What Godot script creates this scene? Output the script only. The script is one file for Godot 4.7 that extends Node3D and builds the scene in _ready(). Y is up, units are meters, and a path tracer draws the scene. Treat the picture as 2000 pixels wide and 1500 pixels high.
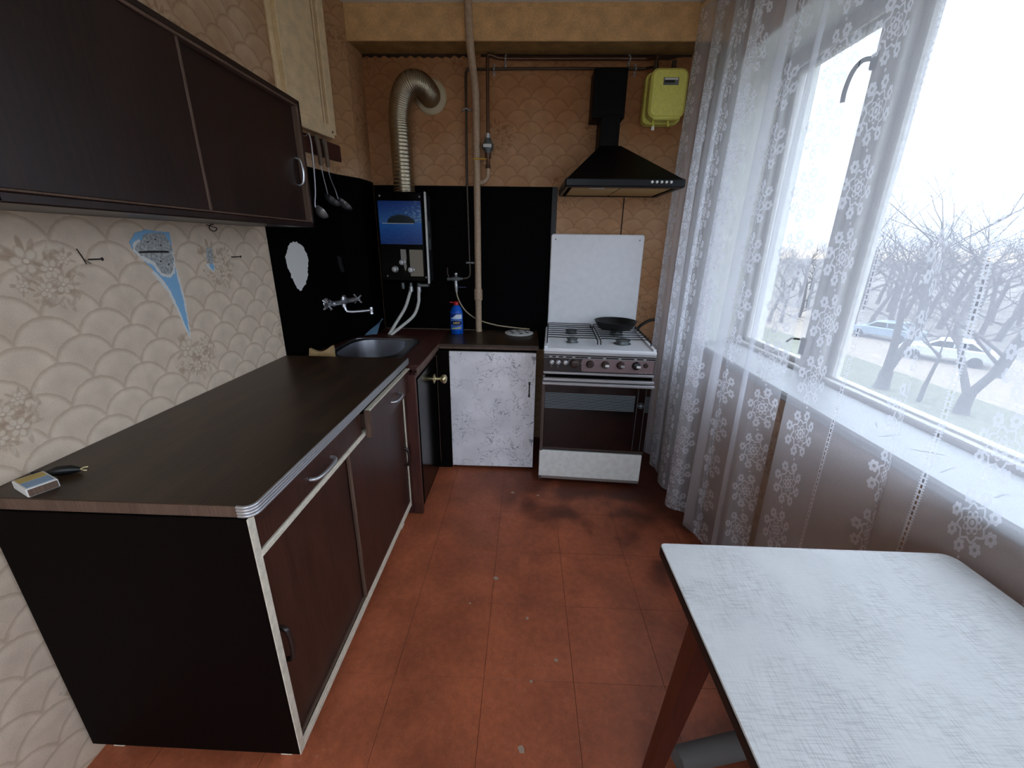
extends Node3D

const CEIL := 2.62
const BACK := -2.88
var rng := RandomNumberGenerator.new()
var used := {}
var M := {}

# ---------------------------------------------------------------- mesh builder
class G extends RefCounted:
	var v := PackedVector3Array()
	var n := PackedVector3Array()
	var uv := PackedVector2Array()
	var ix := PackedInt32Array()
	var xf := Transform3D()

	func tri(a: Vector3, b: Vector3, c: Vector3, na: Vector3, nb: Vector3, nc: Vector3, ua := Vector2.ZERO, ub := Vector2.ZERO, uc := Vector2.ZERO) -> void:
		var k := v.size()
		v.append(xf * a); v.append(xf * b); v.append(xf * c)
		n.append((xf.basis * na).normalized()); n.append((xf.basis * nb).normalized()); n.append((xf.basis * nc).normalized())
		uv.append(ua); uv.append(ub); uv.append(uc)
		if (v[k + 1] - v[k]).cross(v[k + 2] - v[k]).dot(n[k] + n[k + 1] + n[k + 2]) > 0.0:
			ix.append(k); ix.append(k + 2); ix.append(k + 1)
		else:
			ix.append(k); ix.append(k + 1); ix.append(k + 2)

	func quad(a: Vector3, b: Vector3, c: Vector3, d: Vector3, nn: Vector3) -> void:
		tri(a, b, c, nn, nn, nn, Vector2(0, 1), Vector2(1, 1), Vector2(1, 0))
		tri(a, c, d, nn, nn, nn, Vector2(0, 1), Vector2(1, 0), Vector2(0, 0))

	func box(lo: Vector3, hi: Vector3, bev := 0.002) -> G:
		var c := (lo + hi) * 0.5
		var h := (hi - lo) * 0.5
		h = h.abs()
		var b: float = minf(bev, minf(h.x, minf(h.y, h.z)) * 0.45)
		for ax in 3:
			for s in [-1.0, 1.0]:
				var nn := Vector3.ZERO
				nn[ax] = s
				var p := (ax + 1) % 3
				var q := (ax + 2) % 3
				var cs: Array[Vector3] = []
				for k in [[-1, -1], [1, -1], [1, 1], [-1, 1]]:
					var w := Vector3.ZERO
					w[ax] = s * h[ax]
					w[p] = k[0] * (h[p] - b)
					w[q] = k[1] * (h[q] - b)
					cs.append(c + w)
				quad(cs[0], cs[1], cs[2], cs[3], nn)
		if b > 0.0:
			for ax in 3:
				var p := (ax + 1) % 3
				var q := (ax + 2) % 3
				for sp in [-1.0, 1.0]:
					for sq in [-1.0, 1.0]:
						var nn := Vector3.ZERO
						nn[p] = sp; nn[q] = sq
						var cs: Array[Vector3] = []
						for k in [[-1, 0], [1, 0], [1, 1], [-1, 1]]:
							var w := Vector3.ZERO
							w[ax] = k[0] * (h[ax] - b)
							w[p] = sp * (h[p] if k[1] == 0 else h[p] - b)
							w[q] = sq * (h[q] - b if k[1] == 0 else h[q])
							cs.append(c + w)
						quad(cs[0], cs[1], cs[2], cs[3], nn.normalized())
			for sx in [-1.0, 1.0]:
				for sy in [-1.0, 1.0]:
					for sz in [-1.0, 1.0]:
						var s := Vector3(sx, sy, sz)
						tri(c + s * Vector3(h.x, h.y - b, h.z - b), c + s * Vector3(h.x - b, h.y, h.z - b), c + s * Vector3(h.x - b, h.y - b, h.z), s, s, s)
		return self

	func frame_of(d: Vector3, last: Vector3) -> Vector3:
		var s := (last - d * last.dot(d))
		if s.length() < 0.01:
			s = Vector3.UP.cross(d) if absf(d.y) < 0.9 else Vector3.RIGHT.cross(d)
		return s.normalized()

	# radii: one number or an array, one per point
	func tube(pts: Array, radii, segs := 10, caps := true) -> G:
		var side := Vector3(0.123, 0.2, 0.97)
		var rings: Array = []
		var norms: Array = []
		for i in pts.size():
			var d: Vector3 = (pts[mini(i + 1, pts.size() - 1)] - pts[maxi(i - 1, 0)]).normalized()
			side = frame_of(d, side)
			var up := d.cross(side)
			var r: float = radii[i] if radii is Array else radii
			var lean := 0.0
			if radii is Array:
				var ds: float = pts[mini(i + 1, pts.size() - 1)].distance_to(pts[maxi(i - 1, 0)])
				lean = clampf((radii[mini(i + 1, pts.size() - 1)] - radii[maxi(i - 1, 0)]) / maxf(ds, 1e-5), -1.0, 1.0)
			var ring: Array[Vector3] = []
			var nr: Array[Vector3] = []
			for k in segs:
				var a := TAU * k / segs
				var o := side * cos(a) + up * sin(a)
				ring.append(pts[i] + o * r)
				nr.append((o - d * lean).normalized())
			rings.append(ring); norms.append(nr)
		for i in pts.size() - 1:
			for k in segs:
				var l := (k + 1) % segs
				tri(rings[i][k], rings[i][l], rings[i + 1][l], norms[i][k], norms[i][l], norms[i + 1][l])
				tri(rings[i][k], rings[i + 1][l], rings[i + 1][k], norms[i][k], norms[i + 1][l], norms[i + 1][k])
		if caps:
			for e in [0, pts.size() - 1]:
				var d: Vector3 = (pts[0] - pts[1]).normalized() if e == 0 else (pts[e] - pts[e - 1]).normalized()
				for k in range(1, segs - 1):
					tri(rings[e][0], rings[e][k], rings[e][k + 1], d, d, d)
		return self

	# profile of (radius, height) pairs turned round the y axis
	func lathe(prof: Array, segs := 24, smooth := 0.75) -> G:
		var m := prof.size() - 1
		var sn: Array[Vector2] = []
		for i in m:
			var t: Vector2 = prof[i + 1] - prof[i]
			sn.append(Vector2(t.y, -t.x).normalized())
		for i in m:
			var n0 := sn[i]
			var n1 := sn[i]
			if i > 0 and sn[i - 1].dot(sn[i]) > smooth: n0 = (sn[i - 1] + sn[i]).normalized()
			if i < m - 1 and sn[i + 1].dot(sn[i]) > smooth: n1 = (sn[i + 1] + sn[i]).normalized()
			for k in segs:
				var a := TAU * k / segs
				var b := TAU * (k + 1) / segs
				var ca := Vector3(cos(a), 0, sin(a))
				var cb := Vector3(cos(b), 0, sin(b))
				var p0: Vector3 = ca * prof[i].x + Vector3.UP * prof[i].y
				var p1: Vector3 = cb * prof[i].x + Vector3.UP * prof[i].y
				var p2: Vector3 = cb * prof[i + 1].x + Vector3.UP * prof[i + 1].y
				var p3: Vector3 = ca * prof[i + 1].x + Vector3.UP * prof[i + 1].y
				var m0 := ca * n0.x + Vector3.UP * n0.y
				var m1 := cb * n0.x + Vector3.UP * n0.y
				var m2 := cb * n1.x + Vector3.UP * n1.y
				var m3 := ca * n1.x + Vector3.UP * n1.y
				if prof[i].x > 1e-5: tri(p0, p1, p2, m0, m1, m2)
				if prof[i + 1].x > 1e-5: tri(p0, p2, p3, m0, m2, m3)
		return self

	# polygon in x, y pushed along z from z0 to z1, its edges chamfered by bev
	func extrude(poly: PackedVector2Array, z0: float, z1: float, bev := 0.0, soft := false) -> G:
		var p := poly
		if Geometry2D.is_polygon_clockwise(p):
			p = p.duplicate(); p.reverse()
		var inner := p
		if bev > 0.0:
			var off := Geometry2D.offset_polygon(p, -bev)
			if off.size() == 1 and off[0].size() == p.size():
				inner = off[0]
				var best := 0
				for k in inner.size():
					if inner[k].distance_to(p[0]) < inner[best].distance_to(p[0]): best = k
				var turned := PackedVector2Array()
				for k in inner.size(): turned.append(inner[(best + k) % inner.size()])
				inner = turned
			else:
				bev = 0.0
		var t := Geometry2D.triangulate_polygon(inner)
		for k in range(0, t.size(), 3):
			for e in [[z0, Vector3(0, 0, -1)], [z1, Vector3(0, 0, 1)]]:
				var z: float = e[0]
				tri(Vector3(inner[t[k]].x, inner[t[k]].y, z), Vector3(inner[t[k + 1]].x, inner[t[k + 1]].y, z), Vector3(inner[t[k + 2]].x, inner[t[k + 2]].y, z), e[1], e[1], e[1],
					inner[t[k]], inner[t[k + 1]], inner[t[k + 2]])
		var en: Array[Vector3] = []
		for k in p.size():
			var d := (p[(k + 1) % p.size()] - p[k]).normalized()
			en.append(Vector3(d.y, -d.x, 0))
		for k in p.size():
			var l := (k + 1) % p.size()
			var na := en[k]
			var nb := en[k]
			if soft:
				na = (en[k] + en[(k + p.size() - 1) % p.size()]).normalized()
				nb = (en[k] + en[l]).normalized()
			var a := p[k]
			var b := p[l]
			var a0 := Vector3(a.x, a.y, z0 + bev); var b0 := Vector3(b.x, b.y, z0 + bev)
			var a1 := Vector3(a.x, a.y, z1 - bev); var b1 := Vector3(b.x, b.y, z1 - bev)
			tri(a0, b0, b1, na, nb, nb); tri(a0, b1, a1, na, nb, na)
			if bev > 0.0:
				for e in [[a0, b0, z0, Vector3(0, 0, -1)], [a1, b1, z1, Vector3(0, 0, 1)]]:
					var ia := Vector3(inner[k].x, inner[k].y, e[2]); var ib := Vector3(inner[l].x, inner[l].y, e[2])
					var fa: Vector3 = (na + e[3]).normalized(); var fb: Vector3 = (nb + e[3]).normalized()
					tri(e[0], e[1], ib, fa, fb, fb); tri(e[0], ib, ia, fa, fb, fa)
		return self

	func ball(c: Vector3, r: Vector3, segs := 16) -> G:
		var keep := xf
		xf = keep * Transform3D(Basis.from_scale(r), c)
		var prof: Array = []
		for k in segs / 2 + 1:
			var a := -PI / 2 + PI * k / (segs / 2)
			prof.append(Vector2(cos(a), sin(a)))
		lathe(prof, segs, -1.0)
		xf = keep
		return self

	func sheet(nu: int, nv: int, f: Callable) -> G:
		var pts: Array = []
		for j in nv + 1:
			var row: Array = []
			for i in nu + 1: row.append(f.call(float(i) / nu, float(j) / nv))
			pts.append(row)
		for j in nv + 1:
			for i in nu + 1:
				var du: Vector3 = pts[j][mini(i + 1, nu)][0] - pts[j][maxi(i - 1, 0)][0]
				var dv: Vector3 = pts[mini(j + 1, nv)][i][0] - pts[maxi(j - 1, 0)][i][0]
				pts[j][i].append(du.cross(dv).normalized())
		for j in nv:
			for i in nu:
				var a: Array = pts[j][i]; var b: Array = pts[j][i + 1]; var c: Array = pts[j + 1][i + 1]; var d: Array = pts[j + 1][i]
				tri(a[0], b[0], c[0], a[2], b[2], c[2], a[1], b[1], c[1])
				tri(a[0], c[0], d[0], a[2], c[2], d[2], a[1], c[1], d[1])
		return self

	func mesh() -> ArrayMesh:
		var arr := []
		arr.resize(Mesh.ARRAY_MAX)
		arr[Mesh.ARRAY_VERTEX] = v
		arr[Mesh.ARRAY_NORMAL] = n
		arr[Mesh.ARRAY_TEX_UV] = uv
		arr[Mesh.ARRAY_INDEX] = ix
		var m := ArrayMesh.new()
		m.add_surface_from_arrays(Mesh.PRIMITIVE_TRIANGLES, arr)
		return m

# ---------------------------------------------------------------- scene helpers
func numbered(called: String) -> String:
	var k: int = used.get(called, 0)
	used[called] = k + 1
	return called if k == 0 else "%s_%03d" % [called, k]

func tag(o: Node3D, label: String, category: String, group := "", kind := "") -> void:
	if label: o.set_meta("label", label)
	if category: o.set_meta("category", category)
	if group: o.set_meta("group", group)
	if kind: o.set_meta("kind", kind)

func thing(called: String, label: String, category: String, group := "", kind := "") -> Node3D:
	var o := Node3D.new()
	o.name = numbered(called)
	add_child(o)
	tag(o, label, category, group, kind)
	return o

# one named mesh; under a thing it is a part, under a part a sub-part
func part(called: String, g: G, m: Material, parent: Node3D) -> MeshInstance3D:
	var o := MeshInstance3D.new()
	o.name = called
	o.mesh = g.mesh()
	o.material_override = m
	parent.add_child(o, true)
	return o

func solo(called: String, g: G, m: Material, label: String, category: String, group := "", kind := "") -> MeshInstance3D:
	var o := MeshInstance3D.new()
	o.name = numbered(called)
	o.mesh = g.mesh()
	o.material_override = m
	add_child(o)
	tag(o, label, category, group, kind)
	return o

# puts the origin of a thing whose parts were built in room coordinates at its base
func base(o: Node3D, at: Vector3) -> void:
	o.position = at
	for c in o.get_children(): c.position -= at

func B(lo: Vector3, hi: Vector3, bev := 0.002) -> G: return G.new().box(lo, hi, bev)
func T(pts: Array, r, segs := 10) -> G: return G.new().tube(pts, r, segs)
func V(x: float, y: float, z: float) -> Vector3: return Vector3(x, y, z)

func smooth_path(pts: Array, per := 6) -> Array:
	var c := Curve3D.new()
	for i in pts.size():
		var d: Vector3 = (pts[mini(i + 1, pts.size() - 1)] - pts[maxi(i - 1, 0)]) / 6.0
		c.add_point(pts[i], -d, d)
	var out: Array = []
	for i in pts.size() - 1:
		for k in per: out.append(c.sample(i, float(k) / per))
	out.append(pts[-1])
	return out

# the left wall is straight, then leans in towards the chimney corner at the back
const WALL := [[1.7, -1.2], [-1.97, -1.2], [-2.55, -1.10], [-2.70, -1.02], [-2.80, -1.008], [-2.88, -1.005]]
func wall_x(z: float) -> float:
	for k in WALL.size() - 1:
		if z >= WALL[k + 1][0]:
			return lerpf(WALL[k + 1][1], WALL[k][1], (z - WALL[k + 1][0]) / (WALL[k][0] - WALL[k + 1][0]))
	return WALL[-1][1]

# ---------------------------------------------------------------- materials
func mat(c: Color, rough := 0.6, metal := 0.0, tex: Texture2D = null, size := Vector3.ZERO, world := true) -> StandardMaterial3D:
	var m := StandardMaterial3D.new()
	m.albedo_color = c
	m.roughness = rough
	m.metallic = metal
	if tex:
		m.albedo_texture = tex
		if size != Vector3.ZERO:
			m.uv1_triplanar = true
			m.uv1_world_triplanar = world
			m.uv1_scale = Vector3(1 / size.x, 1 / size.y, 1 / size.z)
			m.uv1_triplanar_sharpness = 8.0
	return m

func stain_shade(m: StandardMaterial3D, f: Callable, dirt := Color(0.80, 0.66, 0.52)) -> void:
	# a map of six by six metres, of stains and painted floor shade, multiplied over the base: u runs along the wall, y up
	m.detail_enabled = true
	m.detail_blend_mode = BaseMaterial3D.BLEND_MODE_MUL
	m.detail_uv_layer = BaseMaterial3D.DETAIL_UV_2
	m.uv2_triplanar = true
	m.uv2_world_triplanar = true
	m.uv2_triplanar_sharpness = 8.0
	m.uv2_scale = Vector3(1, 1, 1) / 6.0
	m.detail_albedo = tex(picture(256, 256, func(px: int, py: int) -> Color:
		return Color(1, 1, 1).lerp(dirt, clampf(f.call(px * 6.0 / 256.0, (255 - py) * 6.0 / 256.0), 0.0, 1.0))))

func noise(freq: float, s: int, oct := 3) -> FastNoiseLite:
	var f := FastNoiseLite.new()
	f.seed = s
	f.frequency = freq
	f.fractal_octaves = oct
	return f

func picture(w: int, h: int, f: Callable, alpha := false) -> Image:
	var data := PackedByteArray()
	var ch := 4 if alpha else 3
	data.resize(w * h * ch)
	var k := 0
	for y in h:
		for x in w:
			var c: Color = f.call(x, y)
			data[k] = clampi(int(c.r * 255.0 + 0.5), 0, 255)
			data[k + 1] = clampi(int(c.g * 255.0 + 0.5), 0, 255)
			data[k + 2] = clampi(int(c.b * 255.0 + 0.5), 0, 255)
			if alpha: data[k + 3] = clampi(int(c.a * 255.0 + 0.5), 0, 255)
			k += ch
	return Image.create_from_data(w, h, false, Image.FORMAT_RGBA8 if alpha else Image.FORMAT_RGB8, data)

func tex(im: Image) -> ImageTexture: return ImageTexture.create_from_image(im)

func dab(im: Image, cx: float, cy: float, rx: float, ry: float, ang: float, c: Color, a: float, hard := 3.0) -> void:
	var w := im.get_width(); var h := im.get_height()
	var r := int(maxf(rx, ry)) + 1
	for y in range(int(cy) - r, int(cy) + r + 1):
		for x in range(int(cx) - r, int(cx) + r + 1):
			var d := Vector2(x - cx, y - cy).rotated(-ang)
			var t := sqrt(d.x * d.x / (rx * rx) + d.y * d.y / (ry * ry))
			if t >= 1.0: continue
			var px := posmod(x, w); var py := posmod(y, h)
			im.set_pixel(px, py, im.get_pixel(px, py).lerp(c, a * clampf((1.0 - t) * hard, 0.0, 1.0)))

func blossom(im: Image, r: RandomNumberGenerator, x: float, y: float, s: float, light: Color, dark: Color) -> void:
	for k in 7:
		var a := r.randf() * TAU
		dab(im, x + cos(a) * s * 1.1, y + sin(a) * s * 1.1, s * 0.65, s * 0.22, a, dark, 0.5)
	for k in 6:
		var a := TAU * k / 6 + r.randf() * 0.5
		var d := s * (0.5 + r.randf() * 0.15)
		dab(im, x + cos(a) * d, y + sin(a) * d, s * 0.5, s * 0.4, a, dark, 0.6, 3.0)
		dab(im, x + cos(a) * d * 0.96, y + sin(a) * d * 0.96 - s * 0.03, s * 0.45, s * 0.34, a, light, 0.75, 2.2)
	dab(im, x, y, s * 0.3, s * 0.26, 0, dark, 0.7)
	dab(im, x, y - s * 0.04, s * 0.22, s * 0.18, 0, light, 0.9)

func wallpaper() -> Image:
	var n1 := noise(0.012, 3); var n2 := noise(0.25, 4, 2); var n3 := noise(0.05, 5)
	var W := 640; var H := 768
	var baseC := Color(0.835, 0.75, 0.66); var lineC := Color(0.735, 0.635, 0.54); var lightC := Color(0.865, 0.785, 0.695)
	var im := picture(W, H, func(px: int, py: int) -> Color:
		var X := 0.6 * px / W + n3.get_noise_2d(px, py) * 0.002
		var Y := 0.72 * (H - 1 - py) / H + n3.get_noise_2d(py + 300, px) * 0.002
		var r := 0.083
		var j := int(ceil((Y - r) / 0.06))
		var t := 0.0
		for q in 4:
			var jj := j + q
			var sx := X - (0.075 if posmod(jj, 2) == 1 else 0.0)
			var dx := sx - roundf(sx / 0.15) * 0.15
			var dy := Y - jj * 0.06
			var d := sqrt(dx * dx + dy * dy) / r
			if d < 1.0 and dy > -0.02:
				t = d
				break
		var c := baseC.lerp(lightC, smoothstep(0.35, 0.86, t))
		c = c.lerp(lineC, smoothstep(0.83, 0.985, t) * (0.75 + n2.get_noise_2d(px, py) * 0.5))
		var q := 1.0 + n1.get_noise_2d(px, py) * 0.05 + n2.get_noise_2d(px, py) * 0.05
		return Color(c.r * q, c.g * q, c.b * q))
	var rr := RandomNumberGenerator.new()
	rr.seed = 11
	var k := 640.0 / 0.6
	for cl in [[0.70, 0.845], [0.3667, 0.41]]:
		var cx: float = cl[0] * W; var cy: float = (1.0 - cl[1]) * H
		for q in 26:
			var a := rr.randf() * TAU
			var d := k * (0.02 + rr.randf() * 0.075)
			dab(im, cx + cos(a) * d, cy + sin(a) * d * 0.9 + 12, 26, 8, rr.randf() * TAU, Color(0.69, 0.59, 0.50), 0.45)
			dab(im, cx + cos(a) * d * 1.05, cy + sin(a) * d, 18, 6, rr.randf() * TAU, Color(0.86, 0.80, 0.715), 0.5)
		for q in [[-0.035, -0.025, 0.036], [0.012, -0.005, 0.026], [0.03, 0.035, 0.026], [-0.012, 0.045, 0.022], [0.05, -0.03, 0.018], [-0.06, 0.03, 0.016]]:
			blossom(im, rr, cx + q[0] * k, cy + q[1] * k, q[2] * k, Color(0.89, 0.83, 0.745), Color(0.68, 0.575, 0.48))
	return im

func wood(c0: Color, c1: Color, s: int, mottle := 0.3) -> ImageTexture:
	var a := noise(0.02, s, 4); var b := noise(0.004, s + 1, 2)
	return tex(picture(512, 512, func(x: int, y: int) -> Color:
		var g := a.get_noise_2d(x * 7.0, y * 0.35) * 0.6 + b.get_noise_2d(x * 3.0, y * 0.8) * mottle + 0.45
		return c0.lerp(c1, clampf(g, 0.0, 1.0))))

func speckled(c: Color, amt: float, s: int, freq := 0.03, size := 384) -> ImageTexture:
	var a := noise(freq, s, 4); var b := noise(freq * 9.0, s + 1, 2)
	return tex(picture(size, size, func(x: int, y: int) -> Color:
		var q := 1.0 + a.get_noise_2d(x, y) * amt + b.get_noise_2d(x, y) * amt * 0.6
		return Color(c.r * q, c.g * q, c.b * q)))

func lace() -> Image:
	var W := 840; var H := 370
	var thread := noise(0.4, 9, 1)
	return picture(W, H, func(px: int, py: int) -> Color:
		var x := px * 0.0005; var y := py * 0.0005
		var a := LACE_SHEER + thread.get_noise_2d(px * 0.15, py * 2.0) * 0.05
		var dx := x - 0.13; var dy := y - 0.0925
		var r := sqrt(dx * dx + dy * dy)
		var th := atan2(dy, dx)
		var solid := false
		if r < 0.007: solid = true
		if r > 0.011 and r < 0.031 * (0.72 + 0.28 * absf(cos(4.0 * th))): solid = absf(r - 0.022) > 0.004 or absf(sin(4.0 * th)) > 0.8
		var star := 0.043 + 0.006 * (1.0 - 2.0 * absf(fposmod(8.0 * th / TAU, 1.0) - 0.5) * 2.0)
		if absf(r - star) < 0.0035: solid = true
		var k := roundf((th - 0.2) / (TAU / 8)) * (TAU / 8) + 0.2
		var fx := dx - cos(k) * 0.066; var fy := dy - sin(k) * 0.066
		var fr := sqrt(fx * fx + fy * fy); var fth := atan2(fy, fx)
		if fr > 0.0055 and fr < 0.0185 * (0.74 + 0.26 * absf(cos(3.0 * fth))): solid = true
		var d2y := absf(dy) - 0.0925
		if dx * dx + d2y * d2y < 0.0045 * 0.0045: solid = true
		if solid: a = LACE_SOLID
		var lx := absf(x - 0.345)
		if lx < 0.011:
			var ty := fposmod(y / 0.0154166, 1.0) - 0.5
			var zig := absf(fposmod(y / 0.0154166 * 2.0, 1.0) - 0.5) * 2.0
			if lx < 0.0028 and absf(ty) < 0.33: a = 0.0
			elif lx < 0.005 + 0.006 * zig: a = LACE_SOLID
		return Color(1, 1, 1, a), true)
const LACE_SHEER := 0.36
const LACE_SOLID := 0.74

func island() -> ImageTexture:
	var n1 := noise(0.03, 21, 4); var n2 := noise(0.12, 22, 3)
	return tex(picture(256, 256, func(x: int, y: int) -> Color:
		var u := x / 255.0; var w := y / 255.0
		var c: Color
		if w < 0.5:
			c = Color(0.06, 0.22, 0.52).lerp(Color(0.30, 0.50, 0.72), w * 1.6)
			c = c.lerp(Color(0.62, 0.72, 0.80), clampf(n1.get_noise_2d(x, y * 2.2) * 1.4 + (u - 0.62) * 1.1 - absf(w - 0.36) * 1.6, 0.0, 0.7))
		else:
			c = Color(0.10, 0.40, 0.72).lerp(Color(0.02, 0.20, 0.48), (w - 0.5) * 2.0)
			c = c.lerp(Color(0.15, 0.45, 0.75), clampf(n1.get_noise_2d(x * 0.5, y * 3.0), 0.0, 0.3))
		var top := 0.5 - 0.19 * sqrt(clampf(1.0 - pow((u - 0.52) / 0.33, 2.0), 0.0, 1.0)) + n2.get_noise_2d(x * 2.0, y * 0.6) * 0.06
		if absf(u - 0.52) < 0.33 and w > top and w < 0.505:
			c = Color(0.03, 0.07, 0.09).lerp(Color(0.16, 0.24, 0.27), clampf(n2.get_noise_2d(x * 3.0, y) + 0.25, 0.0, 1.0))
		if absf(w - 0.512) < 0.008 and u > 0.07 and u < 0.82: c = Color(0.75, 0.78, 0.78)
		return c))

func make_materials() -> void:
	var paper := tex(wallpaper())
	var ps := Vector3(0.6, 0.72, 0.6)
	M.paper = mat(Color(1, 1, 1), 0.85, 0, paper, ps)
	# yellow-brown nicotine and cooking stains: over the cabinets, in the corner, under the beam
	var sn := noise(0.04, 17, 4)
	stain_shade(M.paper, func(u: float, y: float) -> float:
		var far := u if u < 4.0 else 0.0
		return 0.55 * smoothstep(1.65, 2.0, y) + 0.55 * smoothstep(1.9, 2.6, far) * smoothstep(0.9, 1.6, y) + sn.get_noise_2d(u * 60.0, y * 60.0) * 0.25 * smoothstep(1.5, 2.2, y + far * 0.2))
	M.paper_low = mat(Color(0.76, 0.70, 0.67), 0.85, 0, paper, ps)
	M.paper_back = mat(Color(0.94, 0.86, 0.79), 0.85, 0, paper, ps)
	stain_shade(M.paper_back, func(u: float, y: float) -> float:
		var x := u if u < 3.0 else u - 6.0
		return 0.35 + 0.5 * smoothstep(1.6, 2.45, y) + 0.35 * smoothstep(-0.75, -1.0, x) + 0.3 * smoothstep(0.35, 0.75, x) * smoothstep(1.7, 2.2, y) + 0.35 * smoothstep(0.6, 0.9, x) * smoothstep(1.5, 1.0, y) + sn.get_noise_2d(u * 60.0 + 400.0, y * 60.0) * 0.3)
	M.cream = mat(Color(1, 1, 1), 0.6, 0, speckled(Color(0.89, 0.785, 0.62), 0.08, 31), Vector3(0.9, 0.9, 0.9))
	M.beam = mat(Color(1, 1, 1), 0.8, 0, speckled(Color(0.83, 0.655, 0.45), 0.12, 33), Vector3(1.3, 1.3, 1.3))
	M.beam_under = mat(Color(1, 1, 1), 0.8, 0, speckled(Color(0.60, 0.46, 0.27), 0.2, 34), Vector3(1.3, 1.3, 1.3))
	M.torn = mat(Color(0.20, 0.12, 0.08), 0.9)
	M.ceiling = mat(Color(0.88, 0.86, 0.82), 0.9)
	M.rest = mat(Color(0.86, 0.84, 0.80), 0.9)
	M.white_wall = mat(Color(1, 1, 1), 0.75, 0, speckled(Color(0.84, 0.84, 0.82), 0.05, 36), Vector3(0.8, 0.8, 0.8))
	M.white_paint = mat(Color(1, 1, 1), 0.45, 0, speckled(Color(0.68, 0.685, 0.69), 0.06, 37), Vector3(0.5, 0.5, 0.5))
	M.white_edge = mat(Color(1, 1, 1), 0.55, 0, speckled(Color(0.84, 0.80, 0.72), 0.10, 38), Vector3(0.3, 0.3, 0.3))
	M.sash = mat(Color(1, 1, 1), 0.5, 0, speckled(Color(0.78, 0.77, 0.76), 0.10, 39), Vector3(0.4, 0.4, 0.4))
	var fn := noise(0.006, 41, 4); var f2 := noise(0.06, 42, 3); var f3 := noise(0.2, 43, 2)
	var ft := tex(picture(768, 768, func(x: int, y: int) -> Color:
		var q := 1.0 + fn.get_noise_2d(x, y) * 0.16 + f2.get_noise_2d(x, y) * 0.08 + f3.get_noise_2d(x, y) * 0.05
		var c := Color(0.645, 0.345, 0.225)
		if f3.get_noise_2d(x * 0.6 + 900, y * 0.6) > 0.62: c = c.lerp(Color(0.62, 0.5, 0.42), 0.35)
		return Color(c.r * q, c.g * q, c.b * q)))
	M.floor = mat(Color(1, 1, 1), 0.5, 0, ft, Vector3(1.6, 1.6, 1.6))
	# trodden-in dirt in front of the stove; along the window wall, sill shade painted in
	stain_shade(M.floor, func(u: float, q: float) -> float:
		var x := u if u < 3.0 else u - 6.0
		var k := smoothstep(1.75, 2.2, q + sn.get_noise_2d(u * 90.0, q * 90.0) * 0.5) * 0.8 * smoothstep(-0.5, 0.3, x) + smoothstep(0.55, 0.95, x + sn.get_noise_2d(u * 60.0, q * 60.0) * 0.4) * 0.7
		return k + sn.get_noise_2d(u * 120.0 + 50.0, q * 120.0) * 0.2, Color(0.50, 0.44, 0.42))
	M.floor_joint = mat(Color(0.26, 0.13, 0.09), 0.9)
	M.dark = mat(Color(1, 1, 1), 0.36, 0, wood(Color(0.10, 0.06, 0.05), Color(0.19, 0.11, 0.085), 51), Vector3(0.7, 0.9, 0.9))
	M.dark_low = mat(Color(1, 1, 1), 0.4, 0, wood(Color(0.16, 0.085, 0.065), Color(0.30, 0.17, 0.125), 52), Vector3(0.5, 0.8, 0.5))
	M.counter = mat(Color(1, 1, 1), 0.38, 0, wood(Color(0.165, 0.115, 0.075), Color(0.27, 0.19, 0.115), 53, 0.5), Vector3(0.6, 0.6, 1.1))
	M.black_wood = mat(Color(0.05, 0.028, 0.024), 0.6)
	M.black_wood.metallic_specular = 0.15
	M.brown_edge = mat(Color(1, 1, 1), 0.6, 0, wood(Color(0.30, 0.22, 0.17), Color(0.44, 0.34, 0.28), 54), Vector3(0.3, 0.5, 0.5))
	M.red_wood = mat(Color(1, 1, 1), 0.5, 0, wood(Color(0.20, 0.085, 0.06), Color(0.36, 0.18, 0.13), 55), Vector3(0.4, 0.6, 0.6))
	M.black = mat(Color(0.015, 0.015, 0.018), 0.55)
	M.black.metallic_specular = 0.12
	M.black_gloss = mat(Color(0.03, 0.025, 0.025), 0.16)
	M.black_gloss.metallic_specular = 0.22
	M.hood = mat(Color(0.035, 0.028, 0.026), 0.42)
	M.hood.metallic_specular = 0.22
	M.hood_lip = mat(Color(0.05, 0.055, 0.07), 0.3)
	M.hood_lip.metallic_specular = 0.35
	M.iron = mat(Color(0.05, 0.05, 0.05), 0.55, 0.3)
	M.filter = mat(Color(0.68, 0.56, 0.36), 0.55, 0.2)
	M.chrome = mat(Color(0.85, 0.85, 0.87), 0.2, 0.85)
	M.alu = mat(Color(0.76, 0.76, 0.77), 0.34, 0.75)
	M.duct = mat(Color(0.66, 0.62, 0.54), 0.30, 1.0)
	M.steel = mat(Color(0.60, 0.60, 0.62), 0.3, 1.0)
	M.brass = mat(Color(0.86, 0.80, 0.62), 0.25, 0.8)
	M.pipe_paint = mat(Color(1, 1, 1), 0.45, 0, speckled(Color(0.70, 0.60, 0.50), 0.10, 61), Vector3(0.3, 0.3, 0.3))
	M.pipe_dark = mat(Color(0.30, 0.26, 0.23), 0.4, 0.6)
	M.pipe_brown = mat(Color(0.36, 0.25, 0.19), 0.35, 0.5)
	M.grey_metal = mat(Color(0.42, 0.44, 0.44), 0.45, 0.6)
	M.enamel = mat(Color(1, 1, 1), 0.3, 0, speckled(Color(0.92, 0.925, 0.94), 0.02, 62), Vector3(0.7, 0.7, 0.7), false)
	M.drawer_white = mat(Color(1, 1, 1), 0.35, 0, speckled(Color(0.92, 0.92, 0.90), 0.05, 63), Vector3(0.5, 0.5, 0.5), false)
	M.stove_brown = mat(Color(0.15, 0.09, 0.085), 0.4)
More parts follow.
